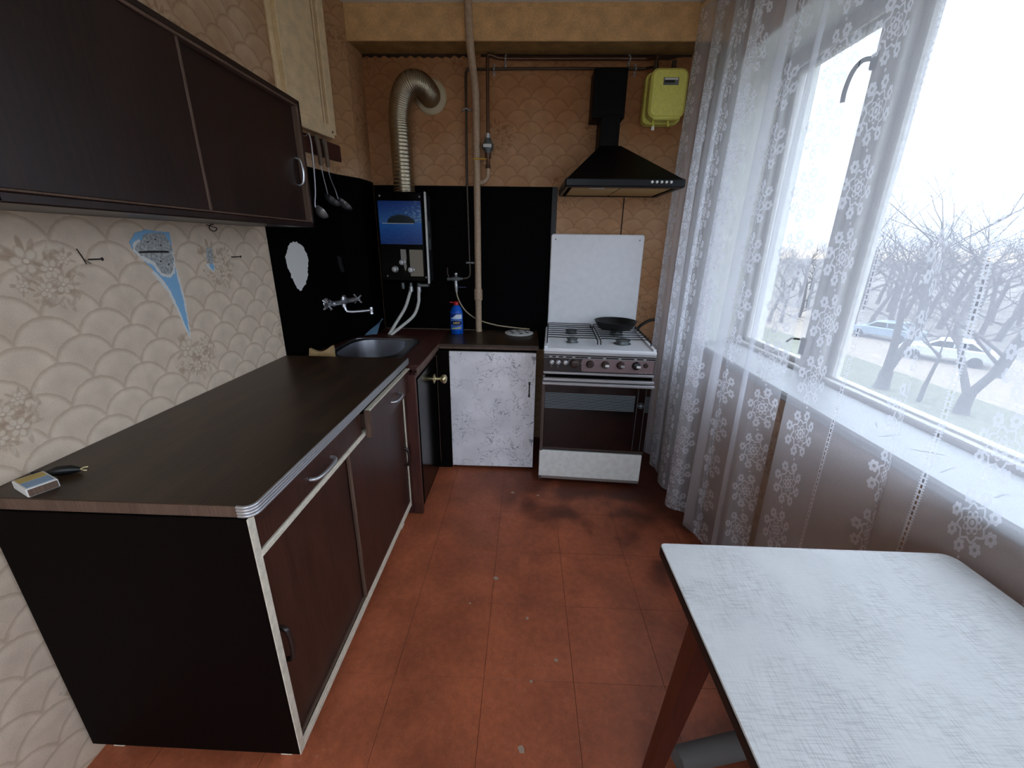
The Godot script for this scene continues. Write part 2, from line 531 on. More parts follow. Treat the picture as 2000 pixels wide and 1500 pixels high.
	M.oven_glass = mat(Color(0.085, 0.035, 0.03), 0.12)
	M.panel_dark = mat(Color(0.14, 0.10, 0.10), 0.4)
	M.panel_mauve = mat(Color(0.50, 0.42, 0.42), 0.45, 0.1)
	M.knob = mat(Color(0.24, 0.17, 0.15), 0.4)
	M.mark = mat(Color(0.75, 0.75, 0.75), 0.5)
	M.stripe = mat(Color(0.42, 0.47, 0.50), 0.4, 0.3)
	M.meter = mat(Color(1, 1, 1), 0.45, 0, speckled(Color(0.86, 0.84, 0.42), 0.05, 64), Vector3(0.3, 0.3, 0.3))
	M.lid_white = mat(Color(0.85, 0.85, 0.84), 0.4)
	M.hose = mat(Color(0.80, 0.79, 0.76), 0.5)
	M.blue_bottle = mat(Color(0.07, 0.36, 0.80), 0.3)
	M.red = mat(Color(0.72, 0.10, 0.07), 0.4)
	M.navy = mat(Color(0.05, 0.12, 0.42), 0.4)
	M.yellow = mat(Color(0.86, 0.80, 0.22), 0.5)
	M.pale_wood = mat(Color(1, 1, 1), 0.6, 0, wood(Color(0.62, 0.50, 0.33), Color(0.78, 0.66, 0.47), 65), Vector3(0.2, 0.2, 0.2))
	M.grey_wood = mat(Color(1, 1, 1), 0.7, 0, wood(Color(0.36, 0.30, 0.25), Color(0.50, 0.43, 0.36), 66), Vector3(0.1, 0.2, 0.1))
	M.blue_scrap = mat(Color(0.34, 0.46, 0.55), 0.6)
	M.blue_wall = mat(Color(0.52, 0.70, 0.84), 0.7)
	M.plaster = mat(Color(1, 1, 1), 0.9, 0, speckled(Color(0.64, 0.64, 0.63), 0.3, 67, 0.05), Vector3(0.25, 0.25, 0.25))
	M.torn_white = mat(Color(0.86, 0.85, 0.83), 0.8)
	M.crumb = mat(Color(0.66, 0.56, 0.49), 0.9)
	M.rust = mat(Color(0.15, 0.10, 0.08), 0.7)
	M.handle_brown = mat(Color(0.17, 0.12, 0.105), 0.3)
	M.cable = mat(Color(0.72, 0.66, 0.54), 0.5)
	M.black_plastic = mat(Color(0.05, 0.05, 0.05), 0.4)
	var mn := noise(0.011, 71, 2); var m2 := noise(0.012, 72, 3); var m3 := noise(0.004, 73, 3)
	M.marble = mat(Color(1, 1, 1), 0.35, 0, tex(picture(512, 512, func(x: int, y: int) -> Color:
		var wx := x + m2.get_noise_2d(x, y) * 45.0; var wy := y + m2.get_noise_2d(y + 99, x) * 45.0
		var t := absf(mn.get_noise_2d(wx * 1.2 + wy * 0.5, wy * 1.1 - wx * 0.3))
		var c := Color(0.93, 0.92, 0.935).lerp(Color(0.46, 0.46, 0.50), (1.0 - smoothstep(0.0, 0.07, t)) * 0.75 * clampf(0.6 + m3.get_noise_2d(x, y) * 1.8, 0.0, 1.0))
		var q := 1.0 + m3.get_noise_2d(y, x) * 0.08
		return Color(c.r * q, c.g * q, c.b * q))), Vector3(0.55, 0.55, 0.55))
	var t1 := noise(0.02, 75, 1); var t2 := noise(0.25, 76, 2); var t3 := noise(0.004, 77, 3)
	M.table = mat(Color(1, 1, 1), 0.42, 0, tex(picture(1024, 1024, func(x: int, y: int) -> Color:
		var q := clampf(t1.get_noise_2d(x * 13.0, y * 0.8) - 0.05, 0.0, 0.5) + clampf(t1.get_noise_2d(x * 0.8 + 500, y * 13.0) - 0.05, 0.0, 0.5)
		q *= clampf(0.65 + t3.get_noise_2d(x, y) * 1.2, 0.2, 1.0)
		var k := 0.835 + t3.get_noise_2d(y, x) * 0.03 - q * 0.13
		return Color(k, k * 1.005, k * 1.005))), Vector3(0.8, 0.8, 0.8))
	M.table_edge = mat(Color(0.06, 0.06, 0.06), 0.5)
	M.table_leg = mat(Color(1, 1, 1), 0.35, 0, wood(Color(0.22, 0.08, 0.05), Color(0.34, 0.14, 0.09), 78), Vector3(0.2, 0.5, 0.2))
	M.rolled = mat(Color(0.36, 0.34, 0.33), 0.7)
	M.glass = mat(Color(0.95, 1.0, 1.0, 0.05), 0.03)
	M.glass.transparency = BaseMaterial3D.TRANSPARENCY_ALPHA
	M.hazed_glass = mat(Color(0.92, 0.95, 1.0, 0.17), 0.03)  # pale haze put into the pane to dim and veil the view outside
	M.hazed_glass.transparency = BaseMaterial3D.TRANSPARENCY_ALPHA
	M.lace = mat(Color(0.95, 0.955, 0.985), 0.9)
	M.lace.albedo_texture = tex(lace())
	M.lace.transparency = BaseMaterial3D.TRANSPARENCY_ALPHA
	M.lace.cull_mode = BaseMaterial3D.CULL_DISABLED
	M.lace.backlight_enabled = true
	M.lace.backlight = Color(0.95, 0.95, 0.95)
	M.island = mat(Color(1, 1, 1), 0.3, 0, island())
	M.ground = mat(Color(1, 1, 1), 0.95, 0, speckled(Color(0.40, 0.375, 0.34), 0.2, 81, 0.02), Vector3(14, 14, 14))
	M.grass = mat(Color(1, 1, 1), 0.95, 0, speckled(Color(0.36, 0.36, 0.285), 0.22, 82, 0.04), Vector3(5, 5, 5))
	M.track = mat(Color(1, 1, 1), 0.95, 0, speckled(Color(0.50, 0.455, 0.40), 0.14, 83, 0.04), Vector3(7, 7, 7))
	M.bark = mat(Color(1, 1, 1), 0.9, 0, speckled(Color(0.30, 0.28, 0.27), 0.25, 84, 0.06), Vector3(0.6, 0.6, 0.6))
	M.twig = mat(Color(0.32, 0.295, 0.285), 0.9)
	M.car = mat(Color(0.70, 0.71, 0.72), 0.25)
	M.car_blue = mat(Color(0.46, 0.52, 0.57), 0.25)
	M.car_glass = mat(Color(0.10, 0.12, 0.14), 0.1)
	M.tyre = mat(Color(0.06, 0.06, 0.06), 0.8)
	M.lamp_glass = mat(Color(0.8, 0.8, 0.8), 0.15, 0.6)

# ---------------------------------------------------------------- the scene
func _ready() -> void:
	var cam := Camera3D.new()
	cam.name = "camera"
	cam.fov = 86.135
	cam.near = 0.05
	cam.far = 400.0
	cam.position = Vector3(0, 1.41, 0)
	cam.rotation_degrees = Vector3(-18.792, 1.752, 0.886)
	add_child(cam)
	cam.current = true
	var sky := ProceduralSkyMaterial.new()
	# evenly overcast: three times as bright overhead as at the horizon
	sky.sky_horizon_color = Color(0.565, 0.61, 0.665)
	sky.sky_top_color = Color(0.90, 0.96, 1.03)
	sky.sky_curve = 0.6
	sky.sky_energy_multiplier = 1.0
	sky.ground_horizon_color = Color(0.6, 0.58, 0.54)
	sky.ground_bottom_color = Color(0.5, 0.48, 0.44)
	var env := Environment.new()
	env.background_mode = Environment.BG_SKY
	env.sky = Sky.new()
	env.sky.sky_material = sky
	env.background_energy_multiplier = 4.6
	env.tonemap_mode = Environment.TONE_MAPPER_LINEAR
	env.tonemap_exposure = 1.95
	env.sdfgi_enabled = true
	env.ssao_enabled = true
	env.ssil_enabled = true
	var we := WorldEnvironment.new()
	we.name = "world_environment"
	we.environment = env
	add_child(we)
	rng.seed = 7
	make_materials()
	room()
	window()
	wall_damage()
	splashback()
	wall_cabinet()
	base_cabinet()
	sink_corner()
	marble_cabinet()
	water_heater()
	pipes()
	hood()
	stove()
	meter_box()
	hatch_and_rack()
	table()
	curtains()
	small_things()
	outdoors()

func room() -> void:
	# floor: square sheets of painted hardboard, one by one, over a slab
	var f := thing("floor", "red-brown painted floor of square sheets between the cabinets and the table", "floor", "", "structure")
	part("slab", B(V(-1.5, -0.2, -3.1), V(1.45, -0.004, 2.0), 0), M.floor_joint, f)
	for i in range(-5, 4):
		for k in range(-6, 10):
			var x0 := 0.195 + 0.3065 * i
			var z0 := -1.005 - 0.31 * k
			var lo := V(maxf(x0 + 0.0004, -1.24), -0.004, maxf(z0 - 0.31 + 0.0004, -2.9))
			var hi := V(minf(x0 + 0.3065 - 0.0004, 1.1), rng.randf_range(-0.0003, 0.0003), minf(z0 - 0.0004, 1.75))
			if hi.x - lo.x < 0.01 or hi.z - lo.z < 0.01: continue
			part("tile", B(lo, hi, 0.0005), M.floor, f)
	for c in [[-0.102, -1.45, 0.012], [0.037, -1.25, 0.007], [-0.2, -1.31, 0.005], [0.14, -1.08, 0.008], [0.05, -1.0, 0.006], [-0.05, -2.12, 0.012], [0.1, -2.1, 0.01], [0.02, -0.80, 0.012]]:
		var q := G.new()
		q.xf = Transform3D(Basis(Vector3.RIGHT, -PI / 2).rotated(Vector3.UP, c[1] * 9.0), V(c[0], 0.0005, c[1]))
		q.extrude(PackedVector2Array([Vector2(-1, -0.5) * c[2], Vector2(0.3, -0.8) * c[2], Vector2(1, 0.1) * c[2], Vector2(0.2, 0.7) * c[2], Vector2(-0.7, 0.6) * c[2]]), 0, 0.002)
		solo("plaster_crumb", q, M.crumb, "small pale crumb of fallen plaster lying on the red-brown floor", "crumb", "plaster crumbs on the floor")
	# left wall
	var poly := PackedVector2Array()
	for p in WALL: poly.append(Vector2(p[1], -p[0]))
	poly.append(Vector2(-1.005, 3.1)); poly.append(Vector2(-1.5, 3.1)); poly.append(Vector2(-1.5, -1.7))
	var lw := G.new()
	lw.xf = Transform3D(Basis(Vector3.RIGHT, -PI / 2), Vector3.ZERO)
	lw.extrude(poly, 0.0, CEIL)
	solo("wall_left", lw, M.paper, "left wall in beige scallop wallpaper with torn patches above the counter", "wall", "", "structure")
	solo("wall_back", B(V(-1.5, 0, BACK - 0.2), V(1.45, CEIL, BACK), 0), M.paper_back, "back wall in stained brown scallop wallpaper behind the stove", "wall", "", "structure")
	var rw := B(V(-1.5, 0, 1.7), V(1.45, 0.35, 1.9), 0)
	rw.box(V(-1.5, 2.45, 1.7), V(1.45, CEIL, 1.9), 0)
	rw.box(V(-1.5, 0.35, 1.7), V(-1.1, 2.45, 1.9), 0)
	rw.box(V(0.95, 0.35, 1.7), V(1.45, 2.45, 1.9), 0)
	solo("wall_rear", rw, M.rest, "plain wall behind the viewer round the added glazing", "wall", "", "structure")
	var w3 := thing("window_3", "wide unseen glazing added behind the viewer to bring in daylight", "window", "", "structure")  # unseen glazing, added to light the room from behind
	var f3 := B(V(-1.1, 0.35, 1.78), V(-1.04, 2.45, 1.84), 0.004)
	for q in [-0.11, 0.89]: f3.box(V(q, 0.35, 1.78), V(q + 0.06, 2.45, 1.84), 0.004)
	f3.box(V(-1.1, 0.35, 1.78), V(0.95, 0.41, 1.84), 0.004)
	f3.box(V(-1.1, 2.39, 1.78), V(0.95, 2.45, 1.84), 0.004)
	part("frame", f3, M.sash, w3)
	for q in [[-1.04, -0.11], [-0.05, 0.89]]: part("pane", B(V(q[0] - 0.01, 0.40, 1.808), V(q[1] + 0.01, 2.40, 1.811), 0), M.glass, w3)
	solo("ceiling", B(V(-1.5, CEIL, -3.1), V(1.45, CEIL + 0.15, 2.0), 0), M.ceiling, "whitewashed ceiling above the beam", "ceiling", "", "structure")
	# beam over the back wall
	var bm := thing("beam", "cream painted beam running across the top of the back wall", "beam", "", "structure")
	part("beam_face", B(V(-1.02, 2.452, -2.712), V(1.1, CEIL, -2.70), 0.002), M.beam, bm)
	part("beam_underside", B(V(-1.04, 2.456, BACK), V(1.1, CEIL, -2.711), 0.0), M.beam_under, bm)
	# zigzag torn edge of the wallpaper under the beam
	var zz := G.new()
	zz.xf = Transform3D(Basis(), V(0, 0, BACK))
	var edge := PackedVector2Array([Vector2(-1.0, 2.458)])
	var k := 0
	var x := -1.0
	while x < -0.36:
		edge.append(Vector2(x, 2.436 if k % 2 == 0 else 2.447 + rng.randf_range(-0.004, 0.004)))
		x += 0.026; k += 1
	edge.append(Vector2(-0.36, 2.458))
	zz.extrude(edge, 0.0005, 0.004)
	solo("trim_1", zz, M.torn, "dark zigzag cut paper edge under the beam left of the pipe", "trim", "", "structure")
	var soot := G.new()
	soot.xf = Transform3D(Basis(), V(0, 0, BACK))
	var se := PackedVector2Array([Vector2(-0.3, 2.46)])
	for i in 30: se.append(Vector2(-0.3 + i * 0.042, 2.44 + rng.randf_range(-0.012, 0.006)))
	se.append(Vector2(0.92, 2.46))
	soot.extrude(se, 0.0005, 0.002)
	solo("trim_2", soot, M.torn, "ragged dark paper edge under the beam right of the pipe", "trim", "", "structure")

func window() -> void:
	var x0 := 1.05; var x1 := 1.45
	var zf := -2.52; var zn := -0.14; var yb := 0.83; var yt := 2.315
	# unseen second window, added further along the wall to let in more daylight
	var wz0 := 0.0; var wz1 := 1.66
	solo("wall_right", B(V(x0, 0, BACK - 0.2), V(x1, CEIL, zf), 0), M.white_wall, "strip of pale wall between the window and the stove corner", "wall", "", "structure")
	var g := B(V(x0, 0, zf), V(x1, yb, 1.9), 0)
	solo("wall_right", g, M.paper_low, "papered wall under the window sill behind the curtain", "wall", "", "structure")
	solo("wall_right", B(V(x0, yt, zf), V(x1, CEIL, 1.9), 0), M.paper_back, "papered wall above the window behind the curtain", "wall", "", "structure")
	var near := B(V(x0, yb, zn), V(x1, yt, wz0), 0)
	near.box(V(x0, yb, wz1), V(x1, yt, 1.9), 0)
	solo("wall_right", near, M.paper, "papered wall on the near side of the window", "wall", "", "structure")
	for w in [[zf, zn, 1], [wz0, wz1, 2]]:
		var a: float = w[0]; var b: float = w[1]
		var o := thing("window_%d" % w[2], "white painted wooden window behind the lace curtain" if w[2] == 1 else "unseen second window added along the right wall to let in daylight", "window", "", "structure")
		# plaster lining of the reveal
		var rv := B(V(x0 + 0.002, yb, a), V(1.40, yt, a + 0.015), 0.002)
		rv.box(V(x0 + 0.002, yb, b - 0.015), V(1.40, yt, b), 0.002)
		rv.box(V(x0 + 0.002, yt - 0.015, a), V(1.40, yt, b), 0.002)
		part("reveal", rv, M.white_wall, o)
		var sill := G.new()
		sill.xf = Transform3D(Basis(), V(0, 0, 0))
		sill.box(V(1.032, 0.832, a - 0.03), V(1.30, 0.868, b + 0.03), 0.008)
		part("window_sill", sill, M.white_paint, o)
		var fr := B(V(1.275, 0.86, a + 0.012), V(1.37, 2.30, a + 0.043), 0.005)
		fr.box(V(1.275, 0.86, b - 0.043), V(1.37, 2.30, b - 0.012), 0.005)
		fr.box(V(1.275, 2.245, a + 0.012), V(1.37, 2.30, b - 0.012), 0.005)
		fr.box(V(1.275, 0.86, a + 0.012), V(1.37, 0.888, b - 0.012), 0.005)
		part("frame", fr, M.sash, o)
		part("frame", B(V(1.262, 2.222, a + 0.02), V(1.276, 2.25, b - 0.02), 0.004), M.sash, o)
		var mid0 := -1.825 if w[2] == 1 else (a + b) / 2 - 0.04
		var mid1 := mid0 + 0.07
		part("mullion", B(V(1.272, 0.87, mid0), V(1.37, 2.27, mid1), 0.006), M.sash, o)
		# two sashes, their glass a sub-part
		for s in [[a + 0.04, mid0, 0.912], [mid1, b - 0.04, 0.894]]:
			var st := 0.036
			var ss := B(V(1.308, 0.872, s[0]), V(1.350, 2.262, s[0] + st), 0.006)
			ss.box(V(1.308, 0.872, s[1] - st), V(1.350, 2.262, s[1]), 0.006)
			ss.box(V(1.308, 2.222, s[0]), V(1.350, 2.262, s[1]), 0.006)
			ss.box(V(1.308, 0.872, s[0]), V(1.350, s[2], s[1]), 0.006)
			var sash := part("sash", ss, M.sash, o)
			part("pane", B(V(1.328, s[2] - 0.01, s[0] + st - 0.01), V(1.331, 2.23, s[1] - st + 0.01), 0), M.hazed_glass if w[2] == 1 else M.glass, sash)
		if w[2] == 1:
			# the inner leaf of the far sash is ajar against the post, with its handle and stay
			part("sash_edge", B(V(1.255, 0.90, mid0 - 0.035), V(1.30, 2.215, mid0 - 0.006), 0.004), M.sash, o)
			var hd := B(V(1.238, 2.035, mid0 - 0.03), V(1.256, 2.085, mid0 - 0.012), 0.004)
			hd.tube(smooth_path([V(1.24, 2.07, mid0 - 0.02), V(1.215, 2.068, mid0 - 0.035), V(1.205, 2.04, mid0 - 0.06), V(1.205, 1.99, mid0 - 0.078), V(1.21, 1.95, mid0 - 0.085)], 4), 0.0085, 8)
			part("handle", hd, M.grey_metal, o)
			var hg := B(V(1.25, 0.955, mid0 - 0.05), V(1.262, 1.03, mid0 - 0.02), 0.002)
			hg.tube([V(1.256, 1.02, mid0 - 0.05), V(1.22, 1.02, mid0 - 0.07), V(1.215, 1.0, mid0 - 0.09)], 0.005, 6)
			part("hinge", hg, M.rust, o)
			# cracks where the paint of the sill flakes
			var cr := G.new()
			for c in [[1.09, -1.18, 0.09, 0.2], [1.12, -1.10, 0.07, -0.5], [1.08, -0.97, 0.07, 0.4], [1.14, -1.25, 0.06, 0.9], [1.10, -0.86, 0.05, 0.3]]:
				cr.xf = Transform3D(Basis(Vector3.RIGHT, -PI / 2).rotated(Vector3.UP, c[3]), V(c[0], 0.8681, c[1]))
				var L: float = c[2]
				cr.extrude(PackedVector2Array([Vector2(0, 0), Vector2(L * 0.3, -0.003), Vector2(L * 0.6, 0.001), Vector2(L, 0), Vector2(L * 0.6, 0.004), Vector2(L * 0.3, 0.001)]), 0, 0.0006)
			part("paint_crack", cr, M.grey_metal, o)

func patch(p: Array, off: float, dep: float) -> G:
	# a flat scrap on the left wall: corners given as (z, y)
	var g := G.new()
	var q := PackedVector2Array()
	var zc := 0.0
	for a in p: zc += a[0] / p.size()
	for a in p: q.append(Vector2(-a[0] + zc, a[1]))
	var d := V(wall_x(zc - 0.02) - wall_x(zc + 0.02), 0, -0.04).normalized()
	var nn := d.cross(Vector3.UP)
	if nn.x < 0: nn = -nn
	g.xf = Transform3D(Basis(d, Vector3.UP, nn), V(wall_x(zc), 0, zc))
	g.extrude(q, off, off + dep)
	return g

func ragged(p: Array, amp: float, s: int) -> Array:
	var r := RandomNumberGenerator.new()
	r.seed = s
	var out: Array = []
	for k in p.size():
		var a := Vector2(p[k][0], p[k][1])
		var b := Vector2(p[(k + 1) % p.size()][0], p[(k + 1) % p.size()][1])
		var n := maxi(1, int(a.distance_to(b) / 0.007))
		for i in n:
			var q := a.lerp(b, float(i) / n) + Vector2(r.randf_range(-amp, amp), r.randf_range(-amp, amp))
			out.append([q.x, q.y])
	return out

func wall_damage() -> void:
	var wl: Node3D = get_node("wall_left")
	var blue := [[-1.268, 1.40], [-1.295, 1.425], [-1.335, 1.437], [-1.385, 1.432], [-1.425, 1.432], [-1.422, 1.39], [-1.415, 1.335], [-1.412, 1.29], [-1.415, 1.22], [-1.412, 1.14], [-1.406, 1.085], [-1.398, 1.12], [-1.388, 1.18], [-1.372, 1.245], [-1.352, 1.285], [-1.33, 1.31], [-1.30, 1.345], [-1.272, 1.375]]
	var tail_white := [[-1.415, 1.34], [-1.421, 1.29], [-1.424, 1.22], [-1.418, 1.14], [-1.407, 1.07], [-1.396, 1.10], [-1.381, 1.17], [-1.362, 1.235], [-1.338, 1.28], [-1.318, 1.305], [-1.33, 1.32], [-1.37, 1.33]]
	part("torn_paper_edge", patch(ragged(tail_white, 0.0022, 3), 0.0, 0.0006), M.torn_white, wl)
	part("bare_blue_paint", patch(ragged(blue, 0.0015, 4), 0.0006, 0.0006), M.blue_wall, wl)
	var white := [[-1.272, 1.372], [-1.28, 1.398], [-1.30, 1.408], [-1.32, 1.40], [-1.35, 1.41], [-1.40, 1.415], [-1.418, 1.385], [-1.419, 1.34], [-1.408, 1.30], [-1.385, 1.287], [-1.35, 1.295], [-1.325, 1.33], [-1.293, 1.35]]
	part("torn_paper_edge", patch(ragged(white, 0.003, 5), 0.0012, 0.0006), M.torn_white, wl)
	var grey := [[-1.281, 1.376], [-1.287, 1.39], [-1.305, 1.40], [-1.325, 1.422], [-1.36, 1.43], [-1.40, 1.425], [-1.416, 1.395], [-1.413, 1.345], [-1.402, 1.31], [-1.38, 1.297], [-1.352, 1.304], [-1.34, 1.335], [-1.318, 1.352], [-1.292, 1.36]]
	part("bare_plaster", patch(ragged(grey, 0.003, 6), 0.0018, 0.0006), M.plaster, wl)
	var ck := patch([[-1.29, 1.372], [-1.33, 1.374], [-1.40, 1.372], [-1.40, 1.366], [-1.34, 1.367], [-1.29, 1.367]], 0.0024, 0.0006)
	for h in [[-1.33, 1.40], [-1.36, 1.408], [-1.375, 1.39], [-1.36, 1.34], [-1.388, 1.33]]:
		var q := patch([[h[0] - 0.003, h[1]], [h[0], h[1] + 0.003], [h[0] + 0.003, h[1]], [h[0], h[1] - 0.003]], 0.0024, 0.0006)
		ck = merged(ck, q)
	part("plaster_crack", ck, M.rust, wl)
	part("torn_paper_edge", patch([[-1.575, 1.32], [-1.555, 1.325], [-1.56, 1.312], [-1.588, 1.292], [-1.60, 1.305], [-1.597, 1.33]], 0.0, 0.0006), M.torn_white, wl)
	part("bare_blue_paint", patch([[-1.572, 1.315], [-1.586, 1.297], [-1.597, 1.307], [-1.594, 1.325], [-1.58, 1.325]], 0.0005, 0.0006), M.blue_wall, wl)
	part("bare_plaster", patch([[-1.575, 1.382], [-1.604, 1.38], [-1.602, 1.345], [-1.59, 1.322], [-1.566, 1.328], [-1.568, 1.35]], 0.0008, 0.0006), M.plaster, wl)
	part("torn_paper_edge", patch([[-1.115, 1.365], [-1.108, 1.382], [-1.118, 1.355], [-1.135, 1.342], [-1.122, 1.342]], 0.0, 0.004), M.rust, wl)
	var names := ["long bent nail in the wallpaper left of the torn patch", "short nail in the wallpaper right of the torn patch"]
	var k := 0
	for nl in [[-1.132, 1.353], [-1.704, 1.344]]:
		var g := T([V(-1.205, nl[1], nl[0]), V(-1.165, nl[1] + 0.002, nl[0] - 0.003)], 0.0022, 6)
		g.ball(V(-1.163, nl[1] + 0.002, nl[0] - 0.003), V(0.002, 0.005, 0.005), 8)
		solo("nail", g, M.rust, names[k], "nail")
		k += 1
	var hk := G.new()
	var pts: Array = []
	for a in 11: pts.append(V(-1.19 + 0.006 * cos(a * 0.5), 1.452 + 0.012 * sin(a * 0.5 + PI), -1.62 - 0.012 * cos(a * 0.5)))
	hk.tube(pts, 0.0018, 6)
	hk.tube([pts[0], V(-1.20, 1.462, -1.60)], 0.0018, 6)
	solo("hook", hk, M.rust, "little wire hook on the wallpaper under the wall cabinet", "hook")

func merged(a: G, b: G) -> G:
	var k := a.v.size()
	a.v.append_array(b.v); a.n.append_array(b.n); a.uv.append_array(b.uv)
	for i in b.ix: a.ix.append(i + k)
	return a

func splashback() -> void:
	var o := thing("splashback_panel", "black glossy sheet on the left wall beside the sink with a white torn spot", "panel")
	var poly := PackedVector2Array()
	for z in [-1.966, -2.0, -2.3, -2.55, -2.70, -2.80, -2.8798]: poly.append(Vector2(wall_x(z) + 0.0045, -z))
	for z in [-2.8798, -2.80, -2.70, -2.55, -2.3, -2.0, -1.966]: poly.append(Vector2(wall_x(z) + 0.0006, -z))
	var g := G.new()
	g.xf = Transform3D(Basis(Vector3.RIGHT, -PI / 2), Vector3.ZERO)
	g.extrude(poly, 0.70, 1.772)
	part("sheet", g, M.black, o)
	var spot := [[-2.075, 1.365], [-2.10, 1.395], [-2.135, 1.407], [-2.165, 1.402], [-2.195, 1.38], [-2.215, 1.35], [-2.222, 1.315], [-2.212, 1.285], [-2.205, 1.265], [-2.205, 1.235], [-2.19, 1.225], [-2.175, 1.195], [-2.155, 1.185], [-2.14, 1.17], [-2.125, 1.165], [-2.105, 1.185], [-2.095, 1.20], [-2.088, 1.23], [-2.078, 1.235], [-2.075, 1.26], [-2.066, 1.275], [-2.062, 1.30], [-2.058, 1.335]]
	var sp: Array = []
	sp = ragged(spot, 0.0035, 8)
	part("torn_spot", patch(sp, 0.005, 0.0006), M.torn_white, o)
	part("grey_smear", patch([[-2.47, 1.33], [-2.51, 1.325], [-2.515, 1.28], [-2.53, 1.24], [-2.50, 1.235], [-2.48, 1.27]], 0.005, 0.0005), mat(Color(0.09, 0.09, 0.09), 0.6), o)
	base(o, V(-1.19, 0.70, -2.0))
	var b := thing("splashback_panel", "black glossy sheet on the back wall behind the heater and the pipe", "panel")
	part("sheet", B(V(-0.998, 0.70, BACK + 0.0005), V(0.183, 1.757, BACK + 0.0045), 0.001), M.black, b)
	part("edge_strip", B(V(0.15, 1.40, BACK + 0.0045), V(0.184, 1.757, BACK + 0.007), 0.001), mat(Color(0.07, 0.07, 0.075), 0.5), b)
	base(b, V(-0.4, 0.70, BACK))

func wall_cabinet() -> void:
	var o := thing("wall_cabinet", "dark brown wall cabinet with two sliding doors over the wallpapered wall", "cabinet")
	var z0 := -1.872; var z1 := -0.735; var y0 := 1.466; var y1 := 1.935
	var X := -0.92
	part("top_panel", B(V(-1.198, y1 - 0.018, z0), V(X, y1, z1), 0.002), M.dark, o)
	part("bottom_panel", B(V(-1.198, y0, z0), V(X, y0 + 0.020, z1), 0.003), M.dark, o)
	part("side_panel", B(V(-1.198, y0, z0), V(X, y1, z0 + 0.018), 0.002), M.dark, o)
	part("side_panel", B(V(-1.198, y0, z1 - 0.018), V(X, y1, z1), 0.002), M.dark, o)
	part("back_panel", B(V(-1.198, y0 + 0.02, z0 + 0.018), V(-1.192, y1 - 0.018, z1 - 0.018), 0), M.dark, o)
	part("track", B(V(-0.942, y0 + 0.020, z0 + 0.018), V(X + 0.001, y0 + 0.0245, z1 - 0.018), 0.001), M.brown_edge, o)
	part("track", B(V(-0.945, y1 - 0.026, z0 + 0.018), V(X + 0.001, y1 - 0.018, z1 - 0.018), 0.001), M.brown_edge, o)
	part("stile", B(V(-0.948, y0 + 0.02, z0 + 0.018), V(X + 0.001, y1 - 0.02, z0 + 0.032), 0.001), M.brown_edge, o)
	var d1 := part("door", B(V(-0.934, y0 + 0.025, -1.262), V(-0.925, y1 - 0.026, z1 - 0.018), 0.001), M.dark, o)
	part("edge_band", B(V(-0.935, y0 + 0.025, -1.272), V(-0.9235, y1 - 0.026, -1.262), 0.0015), M.brown_edge, d1)
	var d2 := part("door", B(V(-0.946, y0 + 0.025, z0 + 0.034), V(-0.938, y1 - 0.026, -1.24), 0.001), M.dark, o)
	part("handle", T(smooth_path([V(-0.938, 1.625, -1.822), V(-0.922, 1.635, -1.822), V(-0.915, 1.675, -1.822), V(-0.922, 1.715, -1.822), V(-0.938, 1.725, -1.822)], 4), 0.005, 8), M.chrome, d2)
	base(o, V(-1.06, y0, -1.3))

func rounded(x0: float, y0: float, x1: float, y1: float, r: float, corners := [1, 1, 1, 1], seg := 5) -> PackedVector2Array:
	var p := PackedVector2Array()
	var cs := [[x1, y1, 0], [x0, y1, 1], [x0, y0, 2], [x1, y0, 3]]
	for k in 4:
		var rr: float = r * corners[k]
		var c: Array = cs[k]
		if rr <= 0.0:
			p.append(Vector2(c[0], c[1])); continue
		var cx: float = c[0] - rr if c[0] == x1 else c[0] + rr
		var cy: float = c[1] - rr if c[1] == y1 else c[1] + rr
		for s in seg + 1:
			var a := PI / 2 * (k + float(s) / seg)
			p.append(Vector2(cx + cos(a) * rr, cy + sin(a) * rr))
	return p

func bow_handle(a: Vector3, b: Vector3, out: Vector3, h: float, r: float) -> G:
	var d := b - a
	return T(smooth_path([a, a + d * 0.06 + out * h * 0.7, a + d * 0.3 + out * h, a + d * 0.7 + out * h, a + d * 0.94 + out * h * 0.7, b], 4), r, 8)

